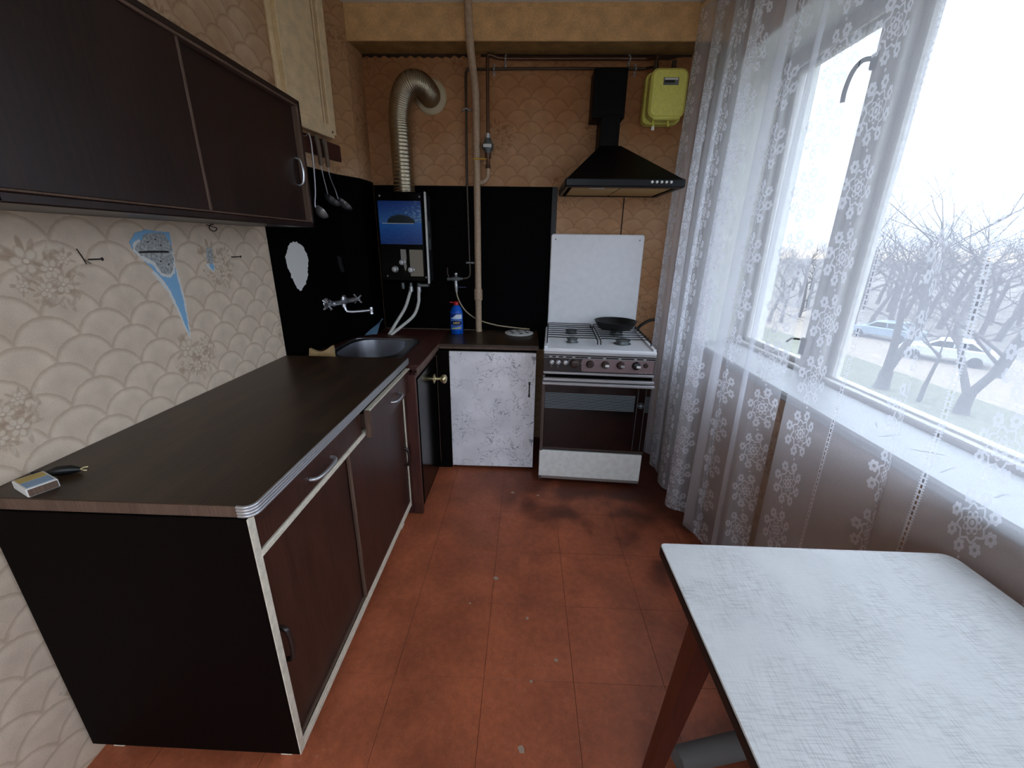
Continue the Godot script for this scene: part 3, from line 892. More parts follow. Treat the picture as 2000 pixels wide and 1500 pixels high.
func base_cabinet() -> void:
	var o := thing("base_cabinet", "dark base cabinet with white painted edges, two drawers and two sliding doors", "cabinet")
	var X := -0.592; var zn := -0.728; var zf := -1.885
	part("end_panel", B(V(-1.19, 0.058, zn - 0.018), V(X - 0.003, 0.835, zn), 0.002), M.black_wood, o)
	part("front_edge", B(V(X - 0.003, 0.058, zn - 0.022), V(X, 0.835, zn), 0.001), M.white_edge, o)
	part("end_panel", B(V(-1.15, 0.058, zf), V(X - 0.003, 0.835, zf + 0.018), 0.002), M.black_wood, o)
	part("front_edge", B(V(X - 0.003, 0.058, zf), V(X, 0.80, zf + 0.018), 0.001), M.white_edge, o)
	part("back_panel", B(V(-1.19, 0.06, zf + 0.02), V(-1.184, 0.83, zn - 0.02), 0), M.black_wood, o)
	part("bottom_panel", B(V(-1.18, 0.06, zf + 0.018), V(X - 0.03, 0.078, zn - 0.018), 0.001), M.black_wood, o)
	part("rail", B(V(X - 0.02, 0.718, zf + 0.018), V(X + 0.001, 0.735, zn - 0.02), 0.002), M.white_edge, o)
	part("bottom_rail", B(V(X - 0.03, 0.058, zf + 0.018), V(X, 0.078, zn - 0.02), 0.002), M.white_edge, o)
	part("track", B(V(X - 0.03, 0.078, zf + 0.018), V(X - 0.009, 0.093, zn - 0.02), 0.002), M.brown_edge, o)
	part("track", B(V(X - 0.006, 0.078, zf + 0.018), V(X - 0.001, 0.09, zn - 0.02), 0.001), M.white_edge, o)
	for q in [[zn - 0.05, X - 0.05], [zf + 0.11, X - 0.02], [zn - 0.05, -1.14], [zf + 0.11, -1.1]]:
		part("leg", B(V(q[1] - 0.035, 0.0, q[0] - 0.022), V(q[1], 0.06, q[0] + 0.022), 0.003), M.white_edge, o)
	# near drawer, shut
	var d := part("drawer", B(V(X - 0.02, 0.738, -1.362), V(X - 0.002, 0.832, zn - 0.022), 0.002), M.dark_low, o)
	part("drawer_box", B(V(-1.10, 0.748, -1.345), V(X - 0.02, 0.81, zn - 0.045), 0.001), M.brown_edge, d)
	part("handle", bow_handle(V(X - 0.002, 0.776, -0.985), V(X - 0.002, 0.776, -1.115), Vector3.RIGHT, 0.026, 0.006), M.alu, d)
	# far drawer, pulled out a little
	var XD := -0.566
	var e := part("drawer", B(V(XD - 0.018, 0.712, -1.925), V(XD, 0.818, -1.385), 0.001), M.dark_low, o)
	part("edge_band", B(V(XD - 0.021, 0.818, -1.926), V(XD + 0.0005, 0.8225, -1.384), 0.001), M.white_edge, e)
	part("edge_band", B(V(XD - 0.021, 0.7115, -1.3845), V(XD + 0.0005, 0.822, -1.3795), 0.001), M.brown_edge, e)
	part("drawer_box", B(V(-1.06, 0.74, -1.86), V(XD - 0.018, 0.80, -1.40), 0.001), M.brown_edge, e)
	part("handle", bow_handle(V(XD, 0.762, -1.62), V(XD, 0.762, -1.73), Vector3.RIGHT, 0.024, 0.006), M.alu, e)
	# sliding doors, the far one in front
	var n := part("door", B(V(X - 0.026, 0.092, -1.27), V(X - 0.017, 0.718, zn - 0.022), 0.001), M.dark_low, o)
	part("handle", bow_handle(V(X - 0.017, 0.47, -0.775), V(X - 0.017, 0.36, -0.775), Vector3.RIGHT, 0.022, 0.007), M.handle_brown, n)
	var fd := part("door", B(V(X - 0.014, 0.088, zf + 0.02), V(X - 0.004, 0.718, -1.247), 0.001), M.dark_low, o)
	part("edge_band", B(V(X - 0.015, 0.088, -1.247), V(X - 0.003, 0.718, -1.235), 0.002), M.brown_edge, fd)
	part("handle", bow_handle(V(X - 0.004, 0.43, -1.835), V(X - 0.004, 0.33, -1.835), Vector3.RIGHT, 0.022, 0.007), M.handle_brown, fd)
	base(o, V(-0.9, 0, -1.3))
	# worktop with its ribbed metal edging
	var w := thing("countertop", "long dark brown laminate countertop with a ribbed metal front edge", "countertop")
	var g := G.new()
	g.xf = Transform3D(Basis(Vector3.RIGHT, -PI / 2), Vector3.ZERO)
	# x stays x, polygon y is -z
	var top := PackedVector2Array([Vector2(-1.199, 0.735)])
	for s in 6:
		var a := -PI / 2 + PI / 2 * s / 5
		top.append(Vector2(-0.602 + cos(a) * 0.02, 0.755 + sin(a) * 0.02))
	top.append(Vector2(-0.582, 1.955)); top.append(Vector2(-1.195, 1.955))
	g.extrude(top, 0.836, 0.866, 0.001)
	part("board", g, M.counter, w)
	part("end_band", B(V(-1.198, 0.8365, -0.7355), V(-0.604, 0.8645, -0.733), 0.001), M.brown_edge, w)
	var rib := G.new()
	for k in 4:
		var y := 0.840 + k * 0.0074
		var pts: Array = [V(-0.615, y, -0.7345)]
		for s in 6:
			var a := -PI / 2 + PI / 2 * s / 5
			pts.append(V(-0.602 + cos(a) * 0.0215, y, -0.755 - sin(a) * 0.0215))
		pts.append(V(-0.5805, y, -1.956))
		rib.tube(pts, 0.0042, 8)
	part("metal_edging", rib, M.alu, w)
	base(w, V(-0.9, 0.836, -1.3))
	# things left on it
	var mb := thing("matchbox", "small white matchbox with a faded printed lid on the near counter end", "matchbox")
	var ang := -0.42
	var lid := G.new()
	lid.xf = Transform3D(Basis(Vector3.UP, ang), V(-1.105, 0.866, -0.775))
	lid.box(V(-0.042, 0, -0.026), V(0.036, 0.020, 0.026), 0.0015)
	part("sleeve", lid, M.torn_white, mb)
	var tray := G.new()
	tray.xf = lid.xf
	tray.box(V(0.030, 0.002, -0.0235), V(0.0385, 0.018, 0.0235), 0.001)
	part("tray", tray, M.brown_edge, mb)
	var pr := G.new()
	pr.xf = lid.xf
	pr.box(V(-0.038, 0.020, -0.022), V(-0.008, 0.0206, 0.022), 0)
	part("print", pr, mat(Color(0.72, 0.62, 0.36), 0.6), mb)
	var pr2 := G.new()
	pr2.xf = lid.xf
	pr2.box(V(-0.006, 0.020, -0.022), V(0.030, 0.0206, 0.022), 0)
	part("print", pr2, mat(Color(0.52, 0.62, 0.72), 0.6), mb)
	base(mb, V(-1.105, 0.866, -0.775))
	var pl := thing("plug", "black plastic plug with bare wires lying behind the matchbox", "plug")
	var pb := G.new()
	pb.xf = Transform3D(Basis(Vector3.UP, 0.5), V(-1.10, 0.866, -0.832))
	pb.tube([V(-0.03, 0.012, 0), V(-0.01, 0.014, 0), V(0.012, 0.012, 0), V(0.026, 0.008, 0)], [0.008, 0.0135, 0.0115, 0.006], 12)
	part("body", pb, M.black_plastic, pl)
	var pw := G.new()
	pw.xf = pb.xf
	pw.tube([V(0.026, 0.008, 0), V(0.033, 0.006, 0.003), V(0.038, 0.004, 0.002)], 0.0016, 6)
	pw.tube([V(0.026, 0.009, 0), V(0.033, 0.011, -0.003), V(0.040, 0.010, -0.004)], 0.0016, 6)
	part("wire", pw, M.brass, pl)
	var pc := G.new()
	pc.tube(smooth_path([V(-1.125, 0.878, -0.819), V(-1.145, 0.870, -0.826), V(-1.16, 0.869, -0.838), V(-1.185, 0.869, -0.83)], 4), 0.003, 6)
	part("cable", pc, M.black_plastic, pl)
	base(pl, V(-1.10, 0.866, -0.832))

func slab(pts: Array, y0: float, y1: float, bev := 0.001) -> G:
	# a flat board: outline given as (x, z)
	var g := G.new()
	g.xf = Transform3D(Basis(Vector3.RIGHT, -PI / 2), Vector3.ZERO)
	var q := PackedVector2Array()
	for p in pts: q.append(Vector2(p[0], -p[1]))
	g.extrude(q, y0, y1, bev)
	return g

func super_xz(a: float, rx: float, rz: float, e: float) -> Vector2:
	var c := cos(a); var s := sin(a)
	return Vector2(signf(c) * pow(absf(c), e) * rx, signf(s) * pow(absf(s), e) * rz)

func sink_corner() -> void:
	var o := thing("sink_cabinet", "low black sink cabinet with a glossy door and a brass knob in the corner", "cabinet")
	part("side_panel", B(V(-1.10, 0.0, -1.912), V(-0.545, 0.798, -1.894), 0.003), M.red_wood, o)
	part("post", B(V(-0.585, 0.0, -1.915), V(-0.533, 0.798, -1.888), 0.004), M.red_wood, o)
	part("top_rail", B(V(-0.565, 0.768, -2.40), V(-0.538, 0.799, -1.915), 0.002), M.red_wood, o)
	part("bottom_rail", B(V(-0.57, 0.0, -2.40), V(-0.548, 0.045, -1.915), 0.002), M.black_wood, o)
	part("corner_post", B(V(-0.56, 0.0, -2.412), V(-0.462, 0.797, -2.392), 0.003), M.black_wood, o)
	part("back_panel", B(V(-1.0, 0.0, -2.41), V(-0.57, 0.70, -2.405), 0), M.black_wood, o)
	var d := part("door", B(V(-0.552, 0.05, -2.382), V(-0.532, 0.765, -1.93), 0.003), M.black_gloss, o)
	part("edge_band", B(V(-0.551, 0.05, -2.386), V(-0.531, 0.765, -2.382), 0.001), M.brown_edge, d)
	var kb := G.new()
	kb.xf = Transform3D(Basis(Vector3.FORWARD, PI / 2), V(-0.532, 0.648, -2.30))
	kb.lathe([Vector2(0.0, 0.0), Vector2(0.030, 0.0), Vector2(0.030, 0.003), Vector2(0.022, 0.006), Vector2(0.010, 0.010), Vector2(0.009, 0.034), Vector2(0.018, 0.040), Vector2(0.027, 0.050), Vector2(0.028, 0.060), Vector2(0.022, 0.070), Vector2(0.010, 0.075), Vector2(0.0, 0.076)], 24)
	part("knob", kb, M.brass, d)
	base(o, V(-0.8, 0, -2.15))
	var w := thing("sink_worktop", "reddish brown wooden worktop around the steel sink", "worktop")
	var g := slab([[wall_x(-1.96) + 0.006, -1.96], [-1.045, -1.96], [-1.045, -2.485], [wall_x(-2.485) + 0.006, -2.485]], 0.80, 0.83)
	merged(g, slab([[-1.045, -1.96], [-0.527, -1.96], [-0.527, -2.055], [-1.045, -2.055]], 0.80, 0.83))
	merged(g, slab([[-0.685, -2.055], [-0.527, -2.055], [-0.527, -2.485], [-0.685, -2.485]], 0.80, 0.83))
	merged(g, slab([[wall_x(-2.485) + 0.006, -2.485], [-0.527, -2.485], [-0.527, -2.874], [-0.998, -2.874], [-0.998, -2.80], [wall_x(-2.70) + 0.006, -2.70], [wall_x(-2.55) + 0.006, -2.55]], 0.80, 0.83))
	part("board", g, M.red_wood, w)
	part("edge_band", B(V(-0.5275, 0.798, -2.43), V(-0.523, 0.829, -1.905), 0.001), M.brown_edge, w)
	base(w, V(-0.8, 0.80, -2.3))
	var c := thing("corner_worktop", "dark worktop over the marbled cupboard along the back wall", "worktop")
	part("board", slab([[-0.5265, -2.43], [0.085, -2.43], [0.085, -2.874], [-0.5265, -2.874]], 0.80, 0.83, 0.002), M.counter, c)
	part("edge_band", B(V(-0.52, 0.801, -2.4305), V(0.085, 0.813, -2.4275), 0.001), M.brown_edge, c)
	part("back_bead", B(V(-0.99, 0.83, -2.875), V(-0.30, 0.834, -2.868), 0.001), M.grey_wood, c)
	base(c, V(-0.2, 0.80, -2.65))
	# stainless sink
	var s := thing("sink", "stainless steel sink with a rounded bowl set in the corner worktop", "sink")
	var cx := -0.862; var cz := -2.268
	var rim := G.new()
	rim.sheet(48, 3, func(u: float, t: float) -> Array:
		var a := TAU * u
		var i := super_xz(a, 0.172, 0.208, 0.62)
		var q := super_xz(a, 0.215, 0.248, 0.22)
		var p := i.lerp(q, t)
		return [V(cx + p.x, 0.836 if t < 0.9 else 0.8305, cz + p.y), Vector2(u, t)])
	part("rim", rim, M.steel, s)
	var bead := G.new()
	var bp: Array = []
	for k in 65:
		var q := super_xz(TAU * k / 64.0, 0.206, 0.240, 0.22)
		bp.append(V(cx + q.x, 0.836, cz + q.y))
	bead.tube(bp, 0.005, 6, false)
	part("rim_bead", bead, M.steel, s)
	var bowl := G.new()
	bowl.sheet(48, 10, func(u: float, t: float) -> Array:
		var a := TAU * u
		var sc := 1.0 - 0.12 * t if t < 0.7 else lerpf(0.916, 0.0, pow((t - 0.7) / 0.3, 1.3))
		var dep := 0.150 * sin(minf(t / 0.75, 1.0) * PI / 2) if t < 0.75 else 0.150 + 0.006 * (t - 0.75) / 0.25
		var q := super_xz(a, 0.172 * sc, 0.208 * sc, lerpf(0.62, 0.8, t))
		return [V(cx + q.x, 0.836 - dep, cz + q.y), Vector2(u, t)])
	part("bowl", bowl, M.steel, s)
	var dr := G.new()
	dr.xf = Transform3D(Basis(), V(cx, 0.6805, cz))
	dr.lathe([Vector2(0.035, 0.0), Vector2(0.035, 0.004), Vector2(0.026, 0.005), Vector2(0.022, 0.001), Vector2(0.0, 0.001)], 20)
	part("drain", dr, M.chrome, s)
	base(s, V(cx, 0.83, cz))
	# wooden board with a hollowed top edge, standing at the near end of the sink
	var wb := G.new()
	var bpoly := PackedVector2Array([Vector2(-0.068, 0.0), Vector2(0.062, 0.0), Vector2(0.063, 0.062)])
	for k in 9:
		var a := float(k) / 8
		bpoly.append(Vector2(lerpf(0.055, -0.06, a), 0.062 - 0.024 * sin(a * PI) - 0.016 * a))
	wb.xf = Transform3D(Basis(Vector3.UP, 0.05), V(-1.055, 0.837, -2.045))
	wb.extrude(bpoly, -0.010, 0.010, 0.001)
	solo("wooden_board", wb, M.pale_wood, "pale wooden board with a hollowed edge standing beside the steel sink", "board")
	var sc := G.new()
	sc.sheet(6, 6, func(u: float, t: float) -> Array:
		var p := V(-1.03, 0.842, -2.56).lerp(V(-0.965, 0.838, -2.62), u).lerp(V(-0.975, 0.915, -2.76), t)
		return [p + V(0.006 * sin(u * 5.0), 0.003 * sin(t * 6.0 + u * 3.0), 0.0), Vector2(u, t)])
	solo("plastic_scrap", sc, M.blue_scrap, "folded blue-grey scrap standing behind the sink in the corner", "scrap")
	# wall mixer tap
	var f := thing("tap", "chrome wall mixer tap with cross handles and a long spout over the sink", "tap")
	var yy := 1.075
	var a0 := V(wall_x(-2.31) + 0.05, yy, -2.31); var a1 := V(wall_x(-2.50) + 0.055, yy, -2.50)
	part("body", T([a0, a0.lerp(a1, 0.2), a0.lerp(a1, 0.45), a0.lerp(a1, 0.5), a0.lerp(a1, 0.55), a0.lerp(a1, 0.8), a1], [0.016, 0.014, 0.014, 0.024, 0.014, 0.014, 0.016], 14), M.chrome, f)
	for z in [-2.32, -2.49]:
		var ec := T([V(wall_x(z) + 0.004, yy, z), V(wall_x(z) + 0.012, yy, z), V(wall_x(z) + 0.02, yy, z + 0.0), V(wall_x(z) + 0.05, yy, z)], [0.032, 0.030, 0.013, 0.012], 16)
		part("escutcheon", ec, M.chrome, f)
	var dirs := (a1 - a0).normalized()
	for e in [[a0, -1.0], [a1, 1.0]]:
		var end: Vector3 = e[0] + dirs * 0.035 * e[1]
		var hub := T([e[0], end, end + dirs * 0.022 * e[1]], [0.011, 0.011, 0.013], 12)
		for k in 4:
			var ang := PI / 4 + PI / 2 * k
			var dv := Vector3.UP * cos(ang) + dirs.cross(Vector3.UP) * sin(ang)
			hub.tube([end + dirs * 0.012 * e[1], end + dirs * 0.014 * e[1] + dv * 0.02, end + dirs * 0.016 * e[1] + dv * 0.034], [0.006, 0.0065, 0.008], 8)
		part("cross_handle", hub, M.chrome, f)
	var m := a0.lerp(a1, 0.5)
	var sp := T(smooth_path([m, m + V(0.008, -0.045, 0), m + V(0.03, -0.058, -0.004), m + V(0.10, -0.055, -0.02), m + V(0.15, -0.050, -0.03)], 5), 0.0085, 10)
	sp.tube([m + V(0.0, 0.03, 0), m + V(0.0, -0.03, 0)], [0.012, 0.014], 12)
	part("spout", sp, M.chrome, f)
	part("nozzle", T([m + V(0.15, -0.032, -0.03), m + V(0.15, -0.045, -0.03), m + V(0.15, -0.055, -0.03), m + V(0.15, -0.072, -0.03)], [0.011, 0.013, 0.011, 0.013], 14), M.chrome, f)
	base(f, a0)

func marble_cabinet() -> void:
	var o := thing("marbled_cupboard", "small cupboard with a white grey-veined marbled door beside the stove", "cabinet")
	part("side_panel", B(V(-0.452, 0.0, -2.86), V(-0.436, 0.798, -2.412), 0.001), M.black_wood, o)
	part("side_panel", B(V(0.056, 0.0, -2.86), V(0.072, 0.798, -2.405), 0.001), M.black_wood, o)
	part("base_panel", B(V(-0.436, 0.015, -2.86), V(0.056, 0.03, -2.42), 0.001), M.black_wood, o)
	part("top_rail", B(V(-0.436, 0.78, -2.44), V(0.056, 0.799, -2.412), 0.001), M.black_wood, o)
	var d := part("door", B(V(-0.457, 0.018, -2.408), V(0.070, 0.793, -2.392), 0.002), M.marble, o)
	var h := bow_handle(V(0.034, 0.60, -2.392), V(0.034, 0.525, -2.392), Vector3.BACK, 0.016, 0.004)
	h.box(V(0.028, 0.592, -2.3925), V(0.040, 0.612, -2.389), 0.001)
	h.box(V(0.028, 0.512, -2.3925), V(0.040, 0.532, -2.389), 0.001)
	part("handle", h, M.handle_brown, d)
	base(o, V(-0.19, 0, -2.6))
	# ribbed white lid on top
	var l := thing("enamel_lid", "round white lid with dark holes lying on the worktop beside the stove", "lid")
	var g := G.new()
	g.xf = Transform3D(Basis(), V(-0.042, 0.83, -2.765))
	g.lathe([Vector2(0, 0.0), Vector2(0.088, 0.0), Vector2(0.096, 0.006), Vector2(0.096, 0.011), Vector2(0.088, 0.014), Vector2(0.0, 0.016)], 36)
	part("disc", g, M.lid_white, l)
	for k in 6:
		var hs := G.new()
		var a := TAU * k / 6 + 0.3
		hs.xf = Transform3D(Basis(), V(-0.042 + cos(a) * 0.058, 0.8448, -2.765 + sin(a) * 0.058))
		hs.lathe([Vector2(0.013, 0.0), Vector2(0.012, 0.0014), Vector2(0.0, 0.0014)], 14)
		part("hole", hs, M.rust, l)
	var mid := G.new()
	mid.xf = Transform3D(Basis(), V(-0.042, 0.8448, -2.765))
	mid.lathe([Vector2(0.009, 0.0), Vector2(0.009, 0.0018), Vector2(0.0, 0.0018)], 14)
	part("hole", mid, M.rust, l)
	base(l, V(-0.042, 0.83, -2.765))
	# detergent bottle
	var b := thing("detergent_bottle", "blue detergent bottle with a red flip cap on the corner worktop", "bottle")
	var at := V(-0.462, 0.83, -2.735)
	var body := G.new()
	body.xf = Transform3D(Basis.from_scale(V(1, 1, 0.62)), at)
	body.lathe([Vector2(0, 0), Vector2(0.038, 0.0), Vector2(0.042, 0.005), Vector2(0.043, 0.06), Vector2(0.0425, 0.135), Vector2(0.040, 0.155), Vector2(0.032, 0.175), Vector2(0.020, 0.190), Vector2(0.016, 0.195), Vector2(0.0, 0.195)], 28)
	part("body", body, M.blue_bottle, b)
	var cap := G.new()
	cap.xf = Transform3D(Basis(), at)
	cap.lathe([Vector2(0.0, 0.193), Vector2(0.017, 0.193), Vector2(0.018, 0.197), Vector2(0.016, 0.212), Vector2(0.012, 0.216), Vector2(0.0, 0.217)], 18)
	var flip := G.new()
	flip.box(at + V(-0.042, 0.207, -0.008), at + V(0.012, 0.214, 0.008), 0.002)
	part("cap", cap, M.red, b)
	part("flip_top", flip, M.red, b)
	# the label follows the flattened body
	var lb := G.new()
	lb.sheet(14, 6, func(u: float, t: float) -> Array:
		var a := lerpf(0.55, PI - 0.55, u)
		return [at + V(cos(a) * 0.0436, lerpf(0.03, 0.145, t), sin(a) * 0.0436 * 0.62), Vector2(1.0 - u, 1.0 - t)])
	var lm := mat(Color(1, 1, 1), 0.4, 0, bottle_label())
	part("label", lb, lm, b)
	var tm := TextMesh.new()
	tm.text = "GALA"
	var fnt := SystemFont.new()
	fnt.font_names = PackedStringArray(["Droid Sans"])
	fnt.font_weight = 700
	fnt.font_italic = true
	tm.font = fnt
	tm.font_size = 48
	tm.pixel_size = 0.00036
	tm.depth = 0.002
	var tx := MeshInstance3D.new()
	tx.name = "lettering"
	tx.mesh = tm
	tx.material_override = M.yellow
	tx.position = at + V(0.002, 0.078, 0.0272)
	tx.rotation.z = 0.12
	b.add_child(tx)
	base(b, at)

func bottle_label() -> ImageTexture:
	var n1 := noise(0.08, 91, 3)
	return tex(picture(128, 192, func(x: int, y: int) -> Color:
		var u := x / 127.0; var w := y / 191.0
		var c := Color(0.07, 0.34, 0.78)
		var e := pow((u - 0.5) / 0.55, 2.0) + pow((w - 0.6) / 0.17, 2.0)
		if e < 1.25: c = Color(0.55, 0.75, 0.95) if e > 1.0 else Color(0.04, 0.10, 0.40)
		if w < 0.36 and w > 0.04 and u > 0.06:
			c = Color(0.05, 0.16, 0.50)
			if w > 0.30 - 0.2 * clampf(u - 0.2, 0.0, 0.35) / 0.35 + n1.get_noise_2d(x * 2.0, y) * 0.05: c = Color(0.82, 0.87, 0.92)
		if absf(w - 0.90 + (u - 0.5) * 0.06) < 0.05 and u > 0.1 and u < 0.93 and n1.get_noise_2d(x * 4.0, y) > -0.15: c = Color(0.86, 0.82, 0.25)
		return c))

func water_heater() -> void:
	var o := thing("water_heater", "black gas water heater with a blue island picture on its front", "water heater")
	var x0 := -0.932; var x1 := -0.632; var y0 := 1.152; var y1 := 1.70; var zf := -2.70
	part("casing", B(V(x0 + 0.012, y0 + 0.01, BACK + 0.01), V(x1 - 0.004, y1 - 0.005, zf - 0.012), 0.008), M.black, o)
	part("side_panel", B(V(x1 - 0.004, y0 + 0.015, BACK + 0.03), V(x1 + 0.002, y1 - 0.008, zf - 0.02), 0.001), mat(Color(0.10, 0.10, 0.105), 0.5), o)
	part("side_trim", B(V(x1 - 0.006, y0 + 0.008, zf - 0.036), V(x1 + 0.004, y1 + 0.004, zf - 0.012), 0.002), M.lid_white, o)
	part("louvre", B(V(x1 + 0.001, 1.47, -2.80), V(x1 + 0.004, 1.54, -2.77), 0.002), M.grey_metal, o)
	part("louvre", B(V(x1 + 0.001, 1.37, -2.81), V(x1 + 0.004, 1.44, -2.77), 0.002), M.grey_metal, o)
	var fp := part("front_panel", B(V(x0, y0 + 0.025, zf - 0.012), V(x1 - 0.02, y1, zf), 0.004), M.black_gloss, o)
	var pic := G.new()
	pic.quad(V(-0.921, 1.399, zf + 0.0012), V(-0.657, 1.399, zf + 0.0012), V(-0.657, 1.650, zf + 0.0012), V(-0.921, 1.650, zf + 0.0012), Vector3.BACK)
	pic.box(V(-0.921, 1.399, zf), V(-0.657, 1.650, zf + 0.001), 0.0)
	for k in range(6, pic.uv.size()): pic.uv[k] = Vector2(0.02, 0.9)
	part("island_picture", pic, M.island, fp)
	var pl := B(V(-0.744, 1.205, zf), V(-0.660, 1.368, zf + 0.0015), 0.0005)
	part("cover_plate", pl, mat(Color(0.52, 0.48, 0.42), 0.5), fp)
	var st := G.new()
	st.xf = Transform3D(Basis(), V(0, 0, zf))
	st.extrude(PackedVector2Array([Vector2(-0.800, 1.369), Vector2(-0.766, 1.369), Vector2(-0.764, 1.32), Vector2(-0.768, 1.285), Vector2(-0.766, 1.262), Vector2(-0.774, 1.235), Vector2(-0.782, 1.25), Vector2(-0.785, 1.28), Vector2(-0.800, 1.31)]), 0.0, 0.0012)
	part("torn_sticker", st, mat(Color(0.55, 0.53, 0.50), 0.5), fp)
	for k in [[-0.793, 1.291, 0.018], [-0.842, 1.247, 0.020], [-0.738, 1.245, 0.020]]:
		var g := G.new()
		g.xf = Transform3D(Basis(Vector3.RIGHT, PI / 2), V(k[0], k[1], zf))
		var r: float = k[2]
		g.lathe([Vector2(r * 1.05, 0.0), Vector2(r * 1.05, 0.004), Vector2(r * 0.9, 0.006), Vector2(r * 0.85, 0.022), Vector2(r * 0.7, 0.026), Vector2(0, 0.027)], 20)
		part("dial", g, M.alu, o)
	for k in [[-0.906, 1.677], [-0.662, 1.674], [-0.645, 1.20], [-0.895, 1.205]]:
		var g := G.new()
		g.xf = Transform3D(Basis(), V(k[0], k[1], zf))
		g.ball(Vector3.ZERO, V(0.006, 0.006, 0.004), 8)
		part("screw", g, M.alu, fp)
	part("bracket", B(V(-0.70, y0 - 0.012, -2.76), V(-0.637, y0 + 0.006, -2.70), 0.003), M.grey_metal, o)
	for x in [-0.757, -0.705, -0.81]:
		part("pipe_stub", T([V(x, y0 + 0.012, -2.735), V(x, y0 - 0.012, -2.735), V(x, y0 - 0.03, -2.735)], [0.010, 0.012, 0.010], 12), M.grey_metal, o)
	base(o, V(-0.78, y0, -2.80))
	var hoses := [["left of two pale water hoses hanging from the heater to the sink", [V(-0.757, 1.125, -2.735), V(-0.768, 1.09, -2.73), V(-0.80, 1.0, -2.715), V(-0.855, 0.91, -2.69), V(-0.893, 0.845, -2.66), V(-0.90, 0.832, -2.65)]],
		["right water hose of the heater bowing outward before it reaches the sink", [V(-0.705, 1.125, -2.735), V(-0.708, 1.08, -2.73), V(-0.712, 1.03, -2.725), V(-0.745, 0.95, -2.71), V(-0.825, 0.88, -2.68), V(-0.875, 0.84, -2.65), V(-0.885, 0.832, -2.645)]]]
	for h in hoses:
		var g := T(smooth_path(h[1], 6), 0.0105, 12)
		var n := thing("hose", h[0], "hose", "hoses under the water heater")
		part("tube", g, M.hose, n)
		part("collar", T([h[1][0] + V(0, 0.012, 0), h[1][0] + V(0, -0.02, 0)], 0.014, 12), M.alu, n)
		base(n, h[1][-1])
	# flexible flue with its ring on the wall
	var d := thing("flue_duct", "ribbed aluminium flue duct curving from the water heater into the wall", "duct")
	var path := smooth_path([V(-0.770, 1.695, -2.775), V(-0.772, 1.85, -2.775), V(-0.772, 2.02, -2.775), V(-0.768, 2.13, -2.77), V(-0.735, 2.225, -2.75), V(-0.682, 2.268, -2.735), V(-0.635, 2.268, -2.76), V(-0.612, 2.252, -2.81), V(-0.606, 2.243, -2.885)], 34)
	var pts: Array = []
	var rad: Array = []
	for k in path.size():
		pts.append(path[k])
		rad.append(0.0635 + 0.0014 * cos(TAU * k / 4.0))
	part("tube", T(pts, rad, 28), M.duct, d)
	var ring := G.new()
	ring.xf = Transform3D(Basis(Vector3.RIGHT, PI / 2), V(-0.604, 2.243, BACK))
	ring.lathe([Vector2(0.060, 0.0005), Vector2(0.060, 0.012), Vector2(0.085, 0.012), Vector2(0.094, 0.006), Vector2(0.096, 0.0005)], 36)
	part("wall_ring", ring, mat(Color(0.72, 0.66, 0.54), 0.5), d)
	base(d, V(-0.770, 1.695, -2.775))

func clamp_at(x: float, y: float, z: float, r: float, vertical: bool, label: String) -> void:
	var o := thing("pipe_clamp", label, "clamp", "pipe clamps on the back wall")
	var g := G.new()
	var pts: Array = []
	for k in 13:
		var a := PI * 1.5 + PI * k / 12.0 if vertical else PI * k / 12.0
		if vertical: pts.append(V(x + sin(a) * 0 + cos(a + PI / 2) * (r + 0.002), y, z - sin(a + PI / 2) * 0 + absf(sin(PI * k / 12.0)) * (r + 0.002)))
		else: pts.append(V(x, y + cos(a) * (r + 0.002), z + sin(a) * (r + 0.002)))
	g.tube(pts, 0.004, 6)
	if vertical:
		g.box(V(x - r - 0.022, y - 0.006, BACK), V(x + r + 0.022, y + 0.006, BACK + 0.006), 0.001)
	else:
		g.box(V(x - 0.006, y - r - 0.024, BACK), V(x + 0.006, y + r + 0.024, BACK + 0.006), 0.001)
	part("band", g, M.alu, o)
	for e in [-1.0, 1.0]:
		var d: float = e * (r + 0.015)
		var s := G.new()
		s.ball(V(x + (d if vertical else 0.0), y + (0.0 if vertical else d), BACK + 0.008), V(0.007, 0.007, 0.005), 8)
		part("screw", s, M.alu, o)
	base(o, V(x, y, BACK))

